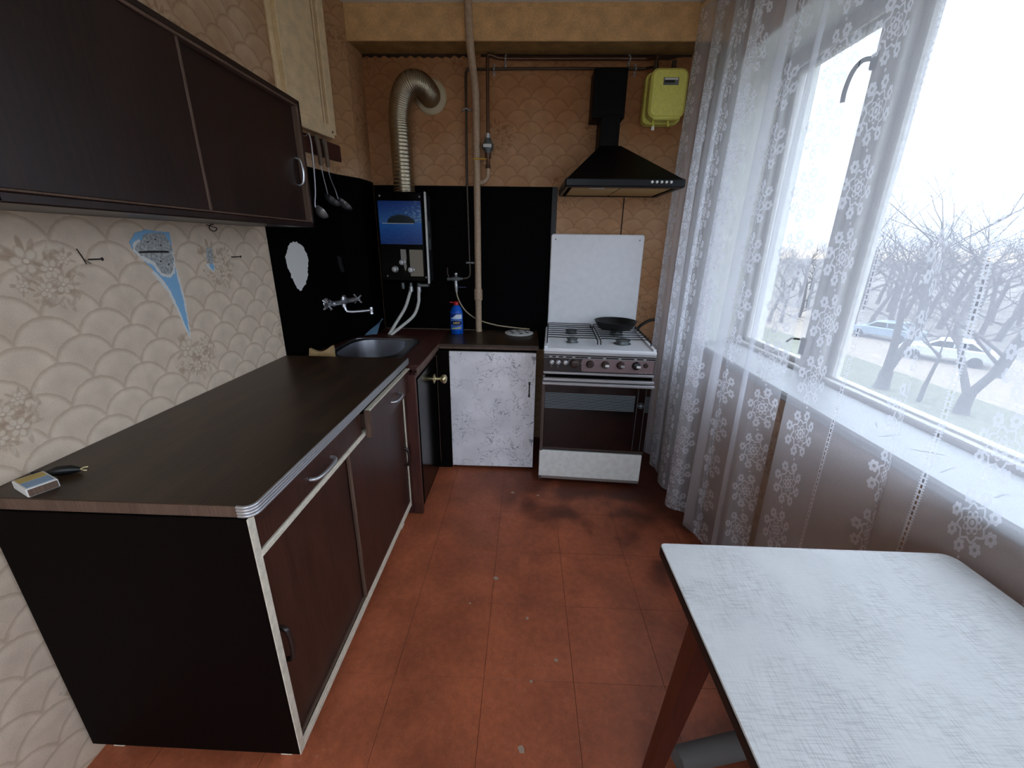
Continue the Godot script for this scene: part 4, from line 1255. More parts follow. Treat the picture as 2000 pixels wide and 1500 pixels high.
func pipes() -> void:
	var o := thing("riser_pipe", "thick beige painted riser pipe from ceiling to worktop, bending past the beam", "pipe")
	part("tube", T(smooth_path([V(-0.345, CEIL, -2.686), V(-0.343, 2.52, -2.686), V(-0.338, 2.43, -2.69), V(-0.332, 2.34, -2.75), V(-0.328, 2.27, -2.815), V(-0.326, 2.15, -2.83), V(-0.325, 1.6, -2.83), V(-0.325, 0.83, -2.83)], 6), 0.0215, 18), M.pipe_paint, o)
	part("collar", T([V(-0.325, 1.045, -2.83), V(-0.325, 1.05, -2.83), V(-0.325, 1.115, -2.83), V(-0.325, 1.12, -2.83)], [0.024, 0.028, 0.028, 0.024], 18), M.pipe_paint, o)
	part("branch", T(smooth_path([V(-0.312, 1.772, -2.83), V(-0.285, 1.776, -2.83), V(-0.262, 1.795, -2.83), V(-0.256, 1.825, -2.83), V(-0.256, 1.85, -2.83)], 5), 0.013, 12), M.pipe_paint, o)
	base(o, V(-0.325, 0.83, -2.83))
	var g := thing("gas_pipe", "brown steel gas pipe running from the yellow meter to the regulator by the riser", "pipe")
	part("tube", T(smooth_path([V(0.70, 2.41, -2.79), V(0.66, 2.423, -2.84), V(0.58, 2.425, -2.845), V(0.2, 2.424, -2.845), V(-0.15, 2.424, -2.845), V(-0.215, 2.428, -2.83), V(-0.245, 2.435, -2.825), V(-0.256, 2.42, -2.825), V(-0.256, 2.38, -2.825), V(-0.256, 2.2, -2.828), V(-0.256, 2.03, -2.83)], 6), 0.0095, 12), M.pipe_brown, g)
	base(g, V(-0.256, 2.03, -2.83))
	var r := thing("gas_regulator", "grey cast gas regulator between the brown pipe and the riser", "regulator")
	part("nut", T([V(-0.256, 2.015, -2.83), V(-0.256, 2.04, -2.83)], 0.017, 6), M.alu, r)
	part("body", T([V(-0.256, 1.935, -2.83), V(-0.256, 1.95, -2.83), V(-0.256, 1.957, -2.83), V(-0.256, 1.985, -2.83), V(-0.256, 1.992, -2.83), V(-0.256, 2.015, -2.83)], [0.020, 0.024, 0.034, 0.034, 0.026, 0.020], 16), M.grey_metal, r)
	part("plate", B(V(-0.281, 1.962, -2.80), V(-0.231, 1.979, -2.795), 0.001), M.lid_white, r)
	part("fitting", T([V(-0.256, 1.85, -2.83), V(-0.256, 1.87, -2.83), V(-0.256, 1.872, -2.83), V(-0.256, 1.905, -2.83), V(-0.256, 1.907, -2.83), V(-0.256, 1.937, -2.83)], [0.016, 0.016, 0.011, 0.011, 0.018, 0.018], 12), M.pipe_brown, r)
	part("yellow_tag", B(V(-0.345, 1.896, -2.806), V(-0.262, 1.904, -2.803), 0.001), mat(Color(0.75, 0.58, 0.15), 0.6), r)
	base(r, V(-0.256, 1.85, -2.83))
	var t := thing("branch_pipe", "thin dark pipe running under the gas pipe and down the wall to the valve", "pipe")
	part("tube", T(smooth_path([V(0.70, 2.37, -2.80), V(0.665, 2.38, -2.845), V(0.6, 2.38, -2.855), V(0.1, 2.379, -2.855), V(-0.34, 2.374, -2.855), V(-0.375, 2.368, -2.855), V(-0.387, 2.34, -2.855), V(-0.388, 2.2, -2.855), V(-0.392, 1.85, -2.855), V(-0.386, 1.45, -2.855), V(-0.383, 1.29, -2.855), V(-0.381, 1.22, -2.85), V(-0.395, 1.192, -2.845), V(-0.43, 1.186, -2.84)], 6), 0.0068, 10), M.pipe_dark, t)
	base(t, V(-0.43, 1.186, -2.84))
	clamp_at(-0.154, 2.424, -2.845, 0.0095, false, "left pipe clamp on the upper brown gas pipe under the beam")
	clamp_at(0.56, 2.424, -2.845, 0.0095, false, "right pipe clamp on the upper gas pipe close to the yellow meter")
	clamp_at(-0.222, 2.378, -2.855, 0.007, false, "left pipe clamp on the lower dark pipe just right of the riser")
	clamp_at(0.60, 2.379, -2.855, 0.007, false, "right pipe clamp on the lower pipe beside the yellow meter")
	clamp_at(-0.389, 2.175, -2.855, 0.007, true, "pipe clamp on the vertical thin pipe high beside the riser")
	clamp_at(-0.383, 1.287, -2.855, 0.007, true, "pipe clamp on the vertical thin pipe over the black sheet above the valve")
	var v := thing("valve", "small brass valve with a lever on the black sheet above the blue bottle", "valve")
	part("body", T([V(-0.43, 1.184, -2.84), V(-0.45, 1.184, -2.84), V(-0.452, 1.184, -2.84), V(-0.50, 1.182, -2.84), V(-0.502, 1.182, -2.84), V(-0.535, 1.18, -2.84)], [0.009, 0.011, 0.016, 0.016, 0.011, 0.012], 12), M.grey_metal, v)
	part("stem", T([V(-0.475, 1.19, -2.84), V(-0.475, 1.208, -2.835), V(-0.475, 1.21, -2.835), V(-0.475, 1.222, -2.835)], [0.008, 0.008, 0.013, 0.011], 12), M.alu, v)
	part("lever", T([V(-0.525, 1.19, -2.84), V(-0.532, 1.22, -2.835), V(-0.531, 1.255, -2.833)], [0.005, 0.005, 0.006], 8), M.pipe_dark, v)
	part("outlet", T([V(-0.478, 1.175, -2.84), V(-0.477, 1.150, -2.835), V(-0.476, 1.148, -2.835), V(-0.475, 1.125, -2.835), V(-0.474, 1.095, -2.835)], [0.011, 0.011, 0.013, 0.012, 0.008], 12), M.alu, v)
	part("blue_lever", B(V(-0.462, 1.128, -2.822), V(-0.405, 1.134, -2.814), 0.001), mat(Color(0.08, 0.10, 0.30), 0.4), v)
	part("supply_tube", T(smooth_path([V(-0.474, 1.10, -2.835), V(-0.466, 1.06, -2.83), V(-0.44, 1.0, -2.84), V(-0.40, 0.952, -2.85), V(-0.33, 0.905, -2.862), V(-0.22, 0.872, -2.866), V(-0.1, 0.856, -2.866), V(0.03, 0.845, -2.866)], 6), 0.0045, 8), M.cable, v)
	base(v, V(-0.475, 1.1, -2.84))

func hood() -> void:
	var o := thing("range_hood", "black chimney range hood over the stove with five white push buttons", "range hood")
	var x0 := 0.19; var x1 := 0.815; var zf := -2.385; var zb := BACK + 0.002
	# canopy: four sloping sides from the lip up to the chimney
	var lo := [V(x0 + 0.01, 1.742, zb), V(x1 - 0.01, 1.742, zb), V(x1 - 0.01, 1.742, zf - 0.008), V(x0 + 0.01, 1.742, zf - 0.008)]
	var hi := [V(0.405, 1.955, zb), V(0.522, 1.955, zb), V(0.522, 1.955, -2.70), V(0.405, 1.955, -2.70)]
	# slightly hollow sides
	var can := G.new()
	for k in 4:
		var l := (k + 1) % 4
		var nn: Vector3 = (lo[l] - lo[k]).cross(hi[k] - lo[k]).normalized()
		if nn.dot(lo[k] - V(0.5, 1.75, -2.65)) < 0: nn = -nn
		can.quad(lo[k], lo[l], hi[l], hi[k], nn)
	can.quad(hi[0], hi[1], hi[2], hi[3], Vector3.UP)
	part("canopy", can, M.hood, o)
	part("chimney", B(V(0.402, 1.94, zb), V(0.512, 2.11, -2.72), 0.003), M.hood, o)
	part("chimney_cover", B(V(0.350, 2.10, zb), V(0.535, 2.345, -2.735), 0.003), M.hood, o)
	var lip := B(V(x0, 1.702, zf - 0.03), V(x1, 1.744, zf), 0.008)
	lip.box(V(x0, 1.702, zb), V(x0 + 0.025, 1.744, zf - 0.01), 0.005)
	lip.box(V(x1 - 0.025, 1.702, zb), V(x1, 1.744, zf - 0.01), 0.005)
	lip.box(V(x0, 1.702, zb), V(x1, 1.744, zb + 0.025), 0.005)
	part("lip", lip, M.hood_lip, o)
	part("baffle", B(V(x0 + 0.02, 1.704, zf - 0.075), V(x1 - 0.02, 1.712, zf - 0.02), 0.001), M.hood, o)
	part("filter", B(V(x0 + 0.045, 1.706, -2.85), V(0.495, 1.714, zf - 0.075), 0.001), M.filter, o)
	part("filter", B(V(0.502, 1.706, -2.85), V(x1 - 0.045, 1.714, zf - 0.075), 0.001), M.filter, o)
	part("filter_latch", B(V(0.33, 1.7035, zf - 0.10), V(0.41, 1.707, zf - 0.08), 0.001), M.lid_white, o)
	for k in 5:
		var g := G.new()
		g.xf = Transform3D(Basis(Vector3.RIGHT, PI / 2), V(0.640 + 0.0245 * k, 1.727, zf))
		g.lathe([Vector2(0.0068, -0.002), Vector2(0.0068, 0.004), Vector2(0.004, 0.006), Vector2(0, 0.006)], 14)
		part("button", g, M.lid_white, o)
	base(o, V(0.5, 1.70, -2.65))

func meter_box() -> void:
	var o := thing("gas_meter", "yellow-green gas meter box with rounded corners on the back wall", "gas meter")
	var g := G.new()
	g.xf = Transform3D(Basis(), Vector3.ZERO)
	g.extrude(rounded(0.652, 2.088, 0.872, 2.345, 0.035), -2.86, -2.80, 0.004, true)
	var cover := G.new()
	cover.extrude(rounded(0.662, 2.10, 0.866, 2.340, 0.04), -2.80, -2.715, 0.012, true)
	part("back_case", g, M.meter, o)
	var c := part("front_case", cover, M.meter, o)
	part("lower_bevel", B(V(0.69, 2.094, -2.79), V(0.84, 2.12, -2.722), 0.012), M.meter, o)
	part("window_frame", B(V(0.729, 2.257, -2.716), V(0.812, 2.292, -2.7125), 0.001), M.grey_metal, c)
	part("counter", B(V(0.735, 2.268, -2.7128), V(0.79, 2.279, -2.7115), 0.0005), M.black_plastic, c)
	part("dial_plate", B(V(0.734, 2.281, -2.7128), V(0.807, 2.289, -2.7118), 0.0003), M.lid_white, c)
	for x in [0.705, 0.79]:
		var tb := T([V(x, 2.10, -2.76), V(x, 2.075, -2.75), V(x + 0.003, 2.065, -2.748)], [0.006, 0.006, 0.009], 8)
		part("lug", tb, M.meter, o)
	part("seal", B(V(0.697, 2.045, -2.752), V(0.714, 2.066, -2.745), 0.002), M.torn_white, o)
	for x in [0.70, 0.80]:
		part("union", T([V(x, 2.335, -2.80), V(x, 2.37, -2.80), V(x, 2.40, -2.80)], [0.014, 0.014, 0.011], 10), M.pipe_dark, o)
	base(o, V(0.76, 2.09, BACK))

func hatch_and_rack() -> void:
	# cream board door of the wall niche, high on the left wall
	var o := thing("wall_hatch", "cream painted panelled hatch high on the left wall by the corner", "hatch")
	var za := -2.165; var zb := -2.545
	var pa := V(wall_x(za), 0, za); var pb := V(wall_x(zb), 0, zb)
	var d := (pb - pa).normalized()
	var nn := d.cross(Vector3.UP)
	if nn.x < 0: nn = -nn
	var L := (pb - pa).length()
	var xf := Transform3D(Basis(d, Vector3.UP, nn), pa)
	var mk := func(x0: float, x1: float, y0: float, y1: float, z0: float, z1: float, b := 0.003) -> G:
		var g := G.new()
		g.xf = xf
		g.box(V(x0, y0, z0), V(x1, y1, z1), b)
		return g
	var top := CEIL - 0.005
	part("frame", mk.call(0.0, L, 1.955, top, 0.0, 0.014), M.cream, o)
	part("panel", mk.call(0.026, L - 0.105, 1.99, top, 0.012, 0.040), M.cream, o)
	part("bead", mk.call(L - 0.086, L - 0.074, 1.985, top, 0.012, 0.034, 0.005), M.cream, o)
	part("stile", mk.call(L - 0.058, L - 0.002, 1.957, top, 0.012, 0.042), M.cream, o)
	part("bottom_rail", mk.call(-0.02, L - 0.035, 1.935, 1.995, 0.03, 0.050), M.cream, o)
	var s := G.new()
	s.xf = xf
	s.ball(V(L - 0.05, 1.965, 0.050), V(0.006, 0.006, 0.003), 10)
	part("screw", s, M.rust, o)
	base(o, pa + V(0, 1.94, 0))
	# utensil rack
	var r := thing("utensil_rack", "dark brown wooden strip with hooks on the left wall below the hatch", "rack")
	var rb := G.new()
	rb.xf = xf
	var ra := 0.0; var re := 0.445
	rb.box(V(ra, 1.838, 0.0), V(re, 1.922, 0.018), 0.003)
	part("strip", rb, M.red_wood, r)
	for x in [0.13, 0.21, 0.27]:
		var hk := G.new()
		hk.xf = xf
		hk.tube([V(x, 1.905, 0.018), V(x, 1.903, 0.035), V(x, 1.912, 0.044)], 0.003, 6)
		part("peg", hk, M.alu, r)
	base(r, pa + V(0, 1.838, 0))
	# three utensils
	var a := thing("steel_ladle", "long-handled steel ladle hanging nearest the wall cabinet", "ladle", "utensils on the rack")
	var p := G.new()
	p.xf = xf
	p.tube(smooth_path([V(0.13, 1.915, 0.05), V(0.131, 1.88, 0.056), V(0.130, 1.78, 0.055), V(0.125, 1.66, 0.05), V(0.115, 1.60, 0.046), V(0.113, 1.575, 0.046)], 5), 0.0045, 8)
	part("handle", p, M.alu, a)
	var bw := G.new()
	bw.xf = xf * Transform3D(Basis(Vector3.BACK, -0.75).rotated(Vector3.RIGHT, 0.5), V(0.145, 1.553, 0.052))
	bw.lathe([Vector2(0.0, -0.022), Vector2(0.02, -0.018), Vector2(0.034, -0.006), Vector2(0.040, 0.008), Vector2(0.038, 0.008), Vector2(0.032, -0.004), Vector2(0.018, -0.015), Vector2(0, -0.019)], 20)
	part("bowl", bw, M.alu, a)
	base(a, pa + d * 0.13 + V(0, 1.55, 0))
	var k := 0
	var labels := ["skimmer with a grey wooden handle hanging in the middle of the rack", "wooden-handled wire ladle hanging farthest from the wall cabinet"]
	for x in [0.205, 0.265]:
		var u := thing("wooden_handled_ladle", labels[k], "ladle", "utensils on the rack")
		var h := G.new()
		h.xf = xf
		h.tube(smooth_path([V(x, 1.922, 0.035), V(x, 1.90, 0.04), V(x + 0.004, 1.85, 0.042), V(x + 0.006, 1.805, 0.042), V(x + 0.006, 1.785, 0.042)], 4), [0.009, 0.011, 0.012, 0.0125, 0.013, 0.013, 0.0125, 0.012, 0.011, 0.0105, 0.0105, 0.011, 0.0115, 0.011, 0.010, 0.008, 0.006], 10)
		part("handle", h, M.grey_wood, u)
		var wr := G.new()
		wr.xf = xf
		wr.tube(smooth_path([V(x + 0.006, 1.79, 0.042), V(x + 0.012, 1.74, 0.042), V(x + 0.024 + 0.02 * k, 1.68, 0.044), V(x + 0.026 + 0.025 * k, 1.635, 0.05)], 5), 0.0028, 6)
		part("shank", wr, M.steel, u)
		var bl := G.new()
		bl.xf = xf * Transform3D(Basis(Vector3.BACK, -0.45 - 0.1 * k).rotated(Vector3.RIGHT, 0.45), V(x + 0.035 + 0.05 * k, 1.62 - 0.012 * k, 0.06))
		bl.lathe([Vector2(0.0, -0.018), Vector2(0.025, -0.014), Vector2(0.042, -0.004), Vector2(0.050, 0.008), Vector2(0.047, 0.008), Vector2(0.04, -0.002), Vector2(0.024, -0.011), Vector2(0, -0.015)], 20)
		part("bowl", bl, M.chrome, u)
		base(u, pa + d * x + V(0, 1.62, 0))
		k += 1

func stove() -> void:
	# built round its own origin: the middle of its front edge on the floor, front towards +z
	var o := thing("gas_stove", "white and brown gas stove with its white lid raised against the wall", "stove")
	var W := 0.308
	var body := B(V(-W, 0.03, -0.60), V(W, 0.84, -0.012), 0.004)
	part("body", body, M.stove_brown, o)
	part("side_edge", B(V(-W - 0.003, 0.02, -0.02), V(-W + 0.012, 0.705, 0.002), 0.001), mat(Color(0.34, 0.29, 0.27), 0.5), o)
	for q in [[-0.27, -0.05], [0.27, -0.05], [-0.27, -0.55], [0.27, -0.55]]:
		part("foot", T([V(q[0], 0.0, q[1]), V(q[0], 0.03, q[1])], 0.018, 10), M.black_plastic, o)
	# hob tray
	var hob := B(V(-W - 0.002, 0.842, -0.60), V(W + 0.002, 0.862, 0.008), 0.006)
	part("hob", hob, M.enamel, o)
	var brim := B(V(-W, 0.862, -0.60), V(-W + 0.018, 0.872, 0.0), 0.004)
	brim.box(V(W - 0.018, 0.862, -0.60), V(W, 0.872, 0.0), 0.004)
	brim.box(V(-W, 0.862, -0.60), V(W, 0.872, -0.575), 0.004)
	part("hob_brim", brim, M.enamel, o)
	part("hob_trim", B(V(-W, 0.828, -0.01), V(W + 0.002, 0.845, 0.008), 0.003), M.alu, o)
	# control panel: dark on the left, mauve on the right
	part("panel", B(V(-W, 0.728, -0.012), V(W, 0.828, 0.002), 0.002), M.panel_dark, o)
	var mv := G.new()
	mv.extrude(rounded(-0.094, 0.733, 0.304, 0.806, 0.012, [0, 1, 1, 0]), 0.001, 0.0035, 0.0008)
	part("panel_plate", mv, M.panel_mauve, o)
	var ln := B(V(-W, 0.8195, 0.002), V(W, 0.8210, 0.0032), 0)
	ln.box(V(-W, 0.8075, 0.002), V(W, 0.809, 0.0032), 0)
	for x in [-0.262, -0.225, -0.185, -0.133, -0.047, 0.037, 0.121, 0.207, 0.258]:
		ln.box(V(x - 0.001, 0.809, 0.002), V(x + 0.001, 0.8195, 0.0032), 0)
		ln.box(V(x - 0.014, 0.811, 0.002), V(x - 0.003, 0.8165, 0.0028), 0)
	part("panel_marking", ln, M.mark, o)
	var dots := G.new()
	for x in [-0.262, -0.225]: dots.box(V(x - 0.002, 0.754, 0.002), V(x + 0.002, 0.758, 0.003), 0)
	for k in 8:
		var a := PI * (0.52 + 0.07 * k)
		dots.box(V(-0.133 + cos(a) * 0.036 - 0.0015, 0.779 + sin(a) * 0.034 - 0.0015, 0.002), V(-0.133 + cos(a) * 0.036 + 0.0015, 0.779 + sin(a) * 0.034 + 0.0015, 0.003), 0)
	dots.box(V(-0.098, 0.778, 0.002), V(-0.094, 0.782, 0.003), 0)
	dots.box(V(0.225, 0.736, 0.0035), V(0.25, 0.7375, 0.004), 0)
	dots.box(V(0.258, 0.736, 0.0035), V(0.270, 0.7375, 0.004), 0)
	part("dial_mark", dots, M.mark, o)
	for x in [-0.262, -0.225, -0.185, 0.258]:
		var g := G.new()
		g.xf = Transform3D(Basis(Vector3.RIGHT, PI / 2), V(x, 0.781, 0.002))
		g.lathe([Vector2(0.0135, 0.0), Vector2(0.0135, 0.006), Vector2(0.0105, 0.008), Vector2(0.0095, 0.005), Vector2(0.008, 0.005), Vector2(0.007, 0.011), Vector2(0.0, 0.012)], 18)
		part("push_button", g, M.alu if x < 0 else M.knob, o)
	for k in [[-0.133, 0.026, 0], [-0.047, 0.0225, 0], [0.037, 0.0225, 1], [0.121, 0.0225, 2], [0.207, 0.0235, 3]]:
		var g := G.new()
		var r: float = k[1]
		g.xf = Transform3D(Basis(Vector3.RIGHT, PI / 2), V(k[0], 0.778, 0.003))
		g.lathe([Vector2(r, 0.0), Vector2(r, 0.005), Vector2(r * 0.88, 0.008), Vector2(r * 0.82, 0.018), Vector2(r * 0.72, 0.020), Vector2(0.0, 0.020)], 24)
		var kn := part("knob", g, M.knob if k[2] != 3 else M.black_plastic, o)
		part("grip", B(V(k[0] - r * 0.78, 0.773, 0.022), V(k[0] + r * 0.78, 0.785, 0.036), 0.003), M.knob if k[2] != 3 else M.black_plastic, kn)
		if k[2] > 0:
			part("grip_cap", B(V(k[0] - r * 0.15, 0.7725, 0.030), V(k[0] + r * 0.8, 0.7855, 0.0375), 0.002), M.lid_white if k[2] != 2 else M.alu, kn)
	part("panel_trim", B(V(-W, 0.712, -0.012), V(W + 0.002, 0.727, 0.008), 0.003), M.alu, o)
	part("vent_slot", B(V(-W + 0.005, 0.697, -0.012), V(W - 0.005, 0.711, -0.004), 0.001), M.black, o)
	# oven door
	var d := part("oven_door", B(V(-W + 0.012, 0.243, -0.012), V(W - 0.002, 0.695, 0.006), 0.003), M.oven_glass, o)
	part("handle", B(V(-W, 0.676, 0.006), V(W + 0.004, 0.694, 0.026), 0.004), M.alu, d)
	part("handle", B(V(-W - 0.002, 0.655, 0.008), V(W + 0.008, 0.672, 0.036), 0.004), M.alu, d)
	part("edge_strip", B(V(-W + 0.004, 0.243, -0.01), V(-W + 0.014, 0.655, 0.007), 0.001), mat(Color(0.36, 0.29, 0.26), 0.5), d)
	part("edge_strip", B(V(-W + 0.012, 0.238, -0.01), V(W - 0.004, 0.248, 0.007), 0.001), mat(Color(0.26, 0.20, 0.18), 0.5), d)
	var sg := G.new()
	for k in 13:
		var y := 0.503 + k * 0.0077
		sg.box(V(-W + 0.016, y, 0.006), V(0.222, y + 0.0042, 0.0068), 0)
		sg.box(V(0.282, y, 0.006), V(W - 0.004, y + 0.0022, 0.0068), 0)
	part("stripe_print", sg, M.stripe, d)
	part("inner_window", B(V(-0.215, 0.468, 0.006), V(0.222, 0.500, 0.0066), 0), mat(Color(0.02, 0.022, 0.03), 0.1), d)
	var vl := B(V(0.236, 0.255, 0.006), V(0.2375, 0.652, 0.0068), 0)
	vl.box(V(0.279, 0.255, 0.006), V(0.2805, 0.652, 0.0068), 0)
	part("pinstripe", vl, M.stripe, d)
	var em := G.new()
	em.xf = Transform3D(Basis(), V(0.258, 0.542, 0.0068))
	var cp: Array = []
	for k in 29: cp.append(V(cos(TAU * k / 28) * 0.0165, sin(TAU * k / 28) * 0.0165, 0))
	em.tube(cp, 0.0011, 5, false)
	em.extrude(PackedVector2Array([Vector2(0, 0.010), Vector2(-0.012, -0.001), Vector2(0, -0.012), Vector2(0.012, -0.001)]), -0.0005, 0.0006)
	part("emblem", em, M.stripe, d)
	# bottom drawer, the shade of its lower lip put into the lip colour
	var dr := G.new()
	dr.box(V(-W - 0.004, 0.045, -0.02), V(W - 0.006, 0.222, 0.004), 0.004)
	var bd := part("bottom_drawer", dr, M.drawer_white, o)
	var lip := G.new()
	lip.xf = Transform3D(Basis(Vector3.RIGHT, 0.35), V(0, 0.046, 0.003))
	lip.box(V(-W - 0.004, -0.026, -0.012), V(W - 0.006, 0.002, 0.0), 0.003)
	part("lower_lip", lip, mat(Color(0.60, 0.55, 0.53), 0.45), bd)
	# raised lid
	var lid := G.new()
	lid.xf = Transform3D(Basis(Vector3.RIGHT, -0.02), V(0, 0.872, -0.588))
	lid.extrude(rounded(-0.297, 0.004, 0.297, 0.606, 0.016, [1, 1, 0, 0]), -0.012, 0.012, 0.005)
	var lm := part("lid", lid, M.enamel, o)
	for x in [-0.268, 0.268]:
		var hole := G.new()
		hole.xf = lid.xf
		hole.ball(V(x, 0.572, 0.0118), V(0.004, 0.004, 0.0015), 10)
		part("screw", hole, M.rust, lm)
	for x in [-0.22, 0.22]: part("hinge", T([V(x - 0.02, 0.872, -0.588), V(x + 0.02, 0.872, -0.588)], 0.009, 10), M.alu, o)
	# burners
	for q in [[-0.145, -0.165, 0.030], [0.150, -0.165, 0.040], [-0.140, -0.43, 0.034], [0.150, -0.43, 0.038]]:
		var r: float = q[2]
		var g := G.new()
		g.xf = Transform3D(Basis(), V(q[0], 0.862, q[1]))
		g.lathe([Vector2(r * 1.25, 0.0), Vector2(r * 1.2, 0.004), Vector2(r * 0.95, 0.005), Vector2(r * 0.9, 0.018), Vector2(r, 0.020), Vector2(r, 0.026), Vector2(r * 0.85, 0.028), Vector2(0.0, 0.029)], 24)
		var bn := part("burner", g, M.grey_metal, o)
		var slots := G.new()
		for k in 20:
			var a := TAU * k / 20
			slots.xf = Transform3D(Basis(Vector3.UP, -a), V(q[0] + cos(a) * r * 0.985, 0.8845, q[1] + sin(a) * r * 0.985))
			slots.box(V(-0.0025, -0.0025, -0.0016), V(0.0025, 0.0035, 0.0016), 0)
		part("flame_slot", slots, M.rust, bn)
	# wire grids, one over each pair of burners
	for s in [-1.0, 1.0]:
		var g := G.new()
		var xa := -0.292 if s < 0 else 0.012
		var xb := -0.006 if s < 0 else 0.292
		var yg := 0.905
		for k in 8:
			var z := -0.095 - k * 0.064
			var wv := 0.010 * sin(k * 2.1) if k in [1, 3, 4, 6] else 0.0
			var mx := (xa + xb) / 2
			g.tube(smooth_path([V(xa, yg - 0.012, z), V(xa + 0.006, yg, z), V(lerpf(xa, xb, 0.3), yg, z), V(mx, yg, z + wv * 1.6), V(lerpf(xa, xb, 0.7), yg, z), V(xb - 0.006, yg, z), V(xb, yg - 0.012, z)], 3), 0.0027, 6)
		for x in [xa, xb]:
			g.tube([V(x, 0.874, -0.07), V(x, yg - 0.012, -0.075), V(x, yg - 0.010, -0.30), V(x, yg - 0.012, -0.56), V(x, 0.874, -0.565)], 0.0032, 6)
		part("pan_grid", g, M.iron, o)
	o.position = V(0.416, 0, -2.238)
	o.rotation.y = -0.058
	# black frying pan on the back right burner
	var at := o.transform * V(0.135, 0.908, -0.40)
	var pan := thing("frying_pan", "black cast iron frying pan with greasy white residue on the stove", "pan")
	var pg := G.new()
	pg.xf = Transform3D(Basis(), at)
	pg.lathe([Vector2(0.0, 0.0), Vector2(0.098, 0.0), Vector2(0.106, 0.005), Vector2(0.131, 0.048), Vector2(0.134, 0.052), Vector2(0.130, 0.053), Vector2(0.126, 0.048), Vector2(0.102, 0.008), Vector2(0.095, 0.006), Vector2(0.0, 0.006)], 40)
	part("body", pg, M.iron, pan)
	var lug := G.new()
	lug.xf = Transform3D(Basis(Vector3.UP, -0.2), at)
	lug.tube([V(-0.026, 0.012, 0.102), V(-0.015, 0.012, 0.116), V(0.015, 0.012, 0.116), V(0.026, 0.012, 0.102)], 0.004, 8)
	part("lug", lug, M.iron, pan)
	var gr := G.new()
	var poly := PackedVector2Array()
	for k in 26:
		var a := TAU * k / 26
		poly.append(Vector2(cos(a) * 0.07, sin(a) * 0.05) * (0.75 + 0.35 * absf(sin(k * 1.9))))
	gr.xf = Transform3D(Basis(Vector3.RIGHT, -PI / 2), at + V(-0.01, 0.0062, -0.02))
	gr.extrude(poly, 0, 0.003, 0.001)
	part("residue", gr, mat(Color(0.55, 0.55, 0.57), 0.35), pan)
	base(pan, at)
	# gas hose behind the stove, and the cable slot on the wall
	solo("gas_hose", T(smooth_path([V(0.74, 0.80, -2.84), V(0.78, 0.88, -2.83), V(0.84, 0.93, -2.82), V(0.90, 0.94, -2.82)], 6), 0.009, 10), M.black_plastic, "dark hose running behind the stove towards the curtain", "hose")
	solo("cable_duct", B(V(0.605, 1.40, BACK), V(0.611, 1.70, BACK + 0.006), 0.001), M.rust, "thin dark cable going down the wall from the hood to the stove lid", "cable")

func table() -> void:
	var o := thing("table", "white linen-pattern laminate table with dark edge and tapered red-brown legs", "table")
	var x0 := 0.329; var x1 := 0.992; var z0 := -0.806; var z1 := 0.22
	var g := G.new()
	g.xf = Transform3D(Basis(Vector3.RIGHT, -PI / 2), Vector3.ZERO)
	g.extrude(rounded(x0, -z1, x1, -z0, 0.018, [1.6, 0.6, 1, 1]), 0.746, 0.7505, 0.0012)
	part("laminate_top", g, M.table, o)
	var e := G.new()
	e.xf = g.xf
	e.extrude(rounded(x0 - 0.001, -z1, x1 + 0.001, -z0 + 0.001, 0.019, [1.6, 0.6, 1, 1]), 0.724, 0.7455, 0.002)
	part("edge_band", e, M.table_edge, o)
	var ap := B(V(x0 + 0.09, 0.66, z0 + 0.10), V(x1 - 0.09, 0.724, z0 + 0.115), 0.001)
	ap.box(V(x0 + 0.09, 0.66, z1 - 0.115), V(x1 - 0.09, 0.724, z1 - 0.10), 0.001)
	ap.box(V(x0 + 0.085, 0.66, z0 + 0.10), V(x0 + 0.10, 0.724, z1 - 0.10), 0.001)
	ap.box(V(x1 - 0.10, 0.66, z0 + 0.10), V(x1 - 0.085, 0.724, z1 - 0.10), 0.001)
	part("apron", ap, M.table_leg, o)
	for q in [[x0 + 0.095, z0 + 0.115, -1, -1], [x1 - 0.095, z0 + 0.115, 1, -1], [x0 + 0.095, z1 - 0.115, -1, 1], [x1 - 0.095, z1 - 0.115, 1, 1]]:
		var lg := G.new()
		var top := V(q[0], 0.722, q[1]); var foot := V(q[0] + q[2] * 0.045, 0.0, q[1] + q[3] * 0.06)
		var ct: Array = []; var cb: Array = []
		for c in [[-1, -1], [1, -1], [1, 1], [-1, 1]]:
			ct.append(top + V(c[0] * 0.028, 0, c[1] * 0.028)); cb.append(foot + V(c[0] * 0.017, 0, c[1] * 0.017))
		for k in 4:
			var l := (k + 1) % 4
			var nn: Vector3 = ((ct[k] + ct[l]) * 0.5 - top).normalized()
			lg.quad(cb[k], cb[l], ct[l], ct[k], nn)
		lg.quad(ct[0], ct[1], ct[2], ct[3], Vector3.UP)
		lg.quad(cb[0], cb[1], cb[2], cb[3], Vector3.DOWN)
		part("leg", lg, M.table_leg, o)
	base(o, V(0.66, 0, -0.3))
	solo("rolled_mat", T([V(0.46, 0.035, -0.775), V(0.462, 0.035, -0.776), V(0.70, 0.035, -0.83), V(0.93, 0.035, -0.88)], [0.026, 0.032, 0.034, 0.034], 16), M.rolled, "grey rolled mat lying on the floor under the table", "mat")

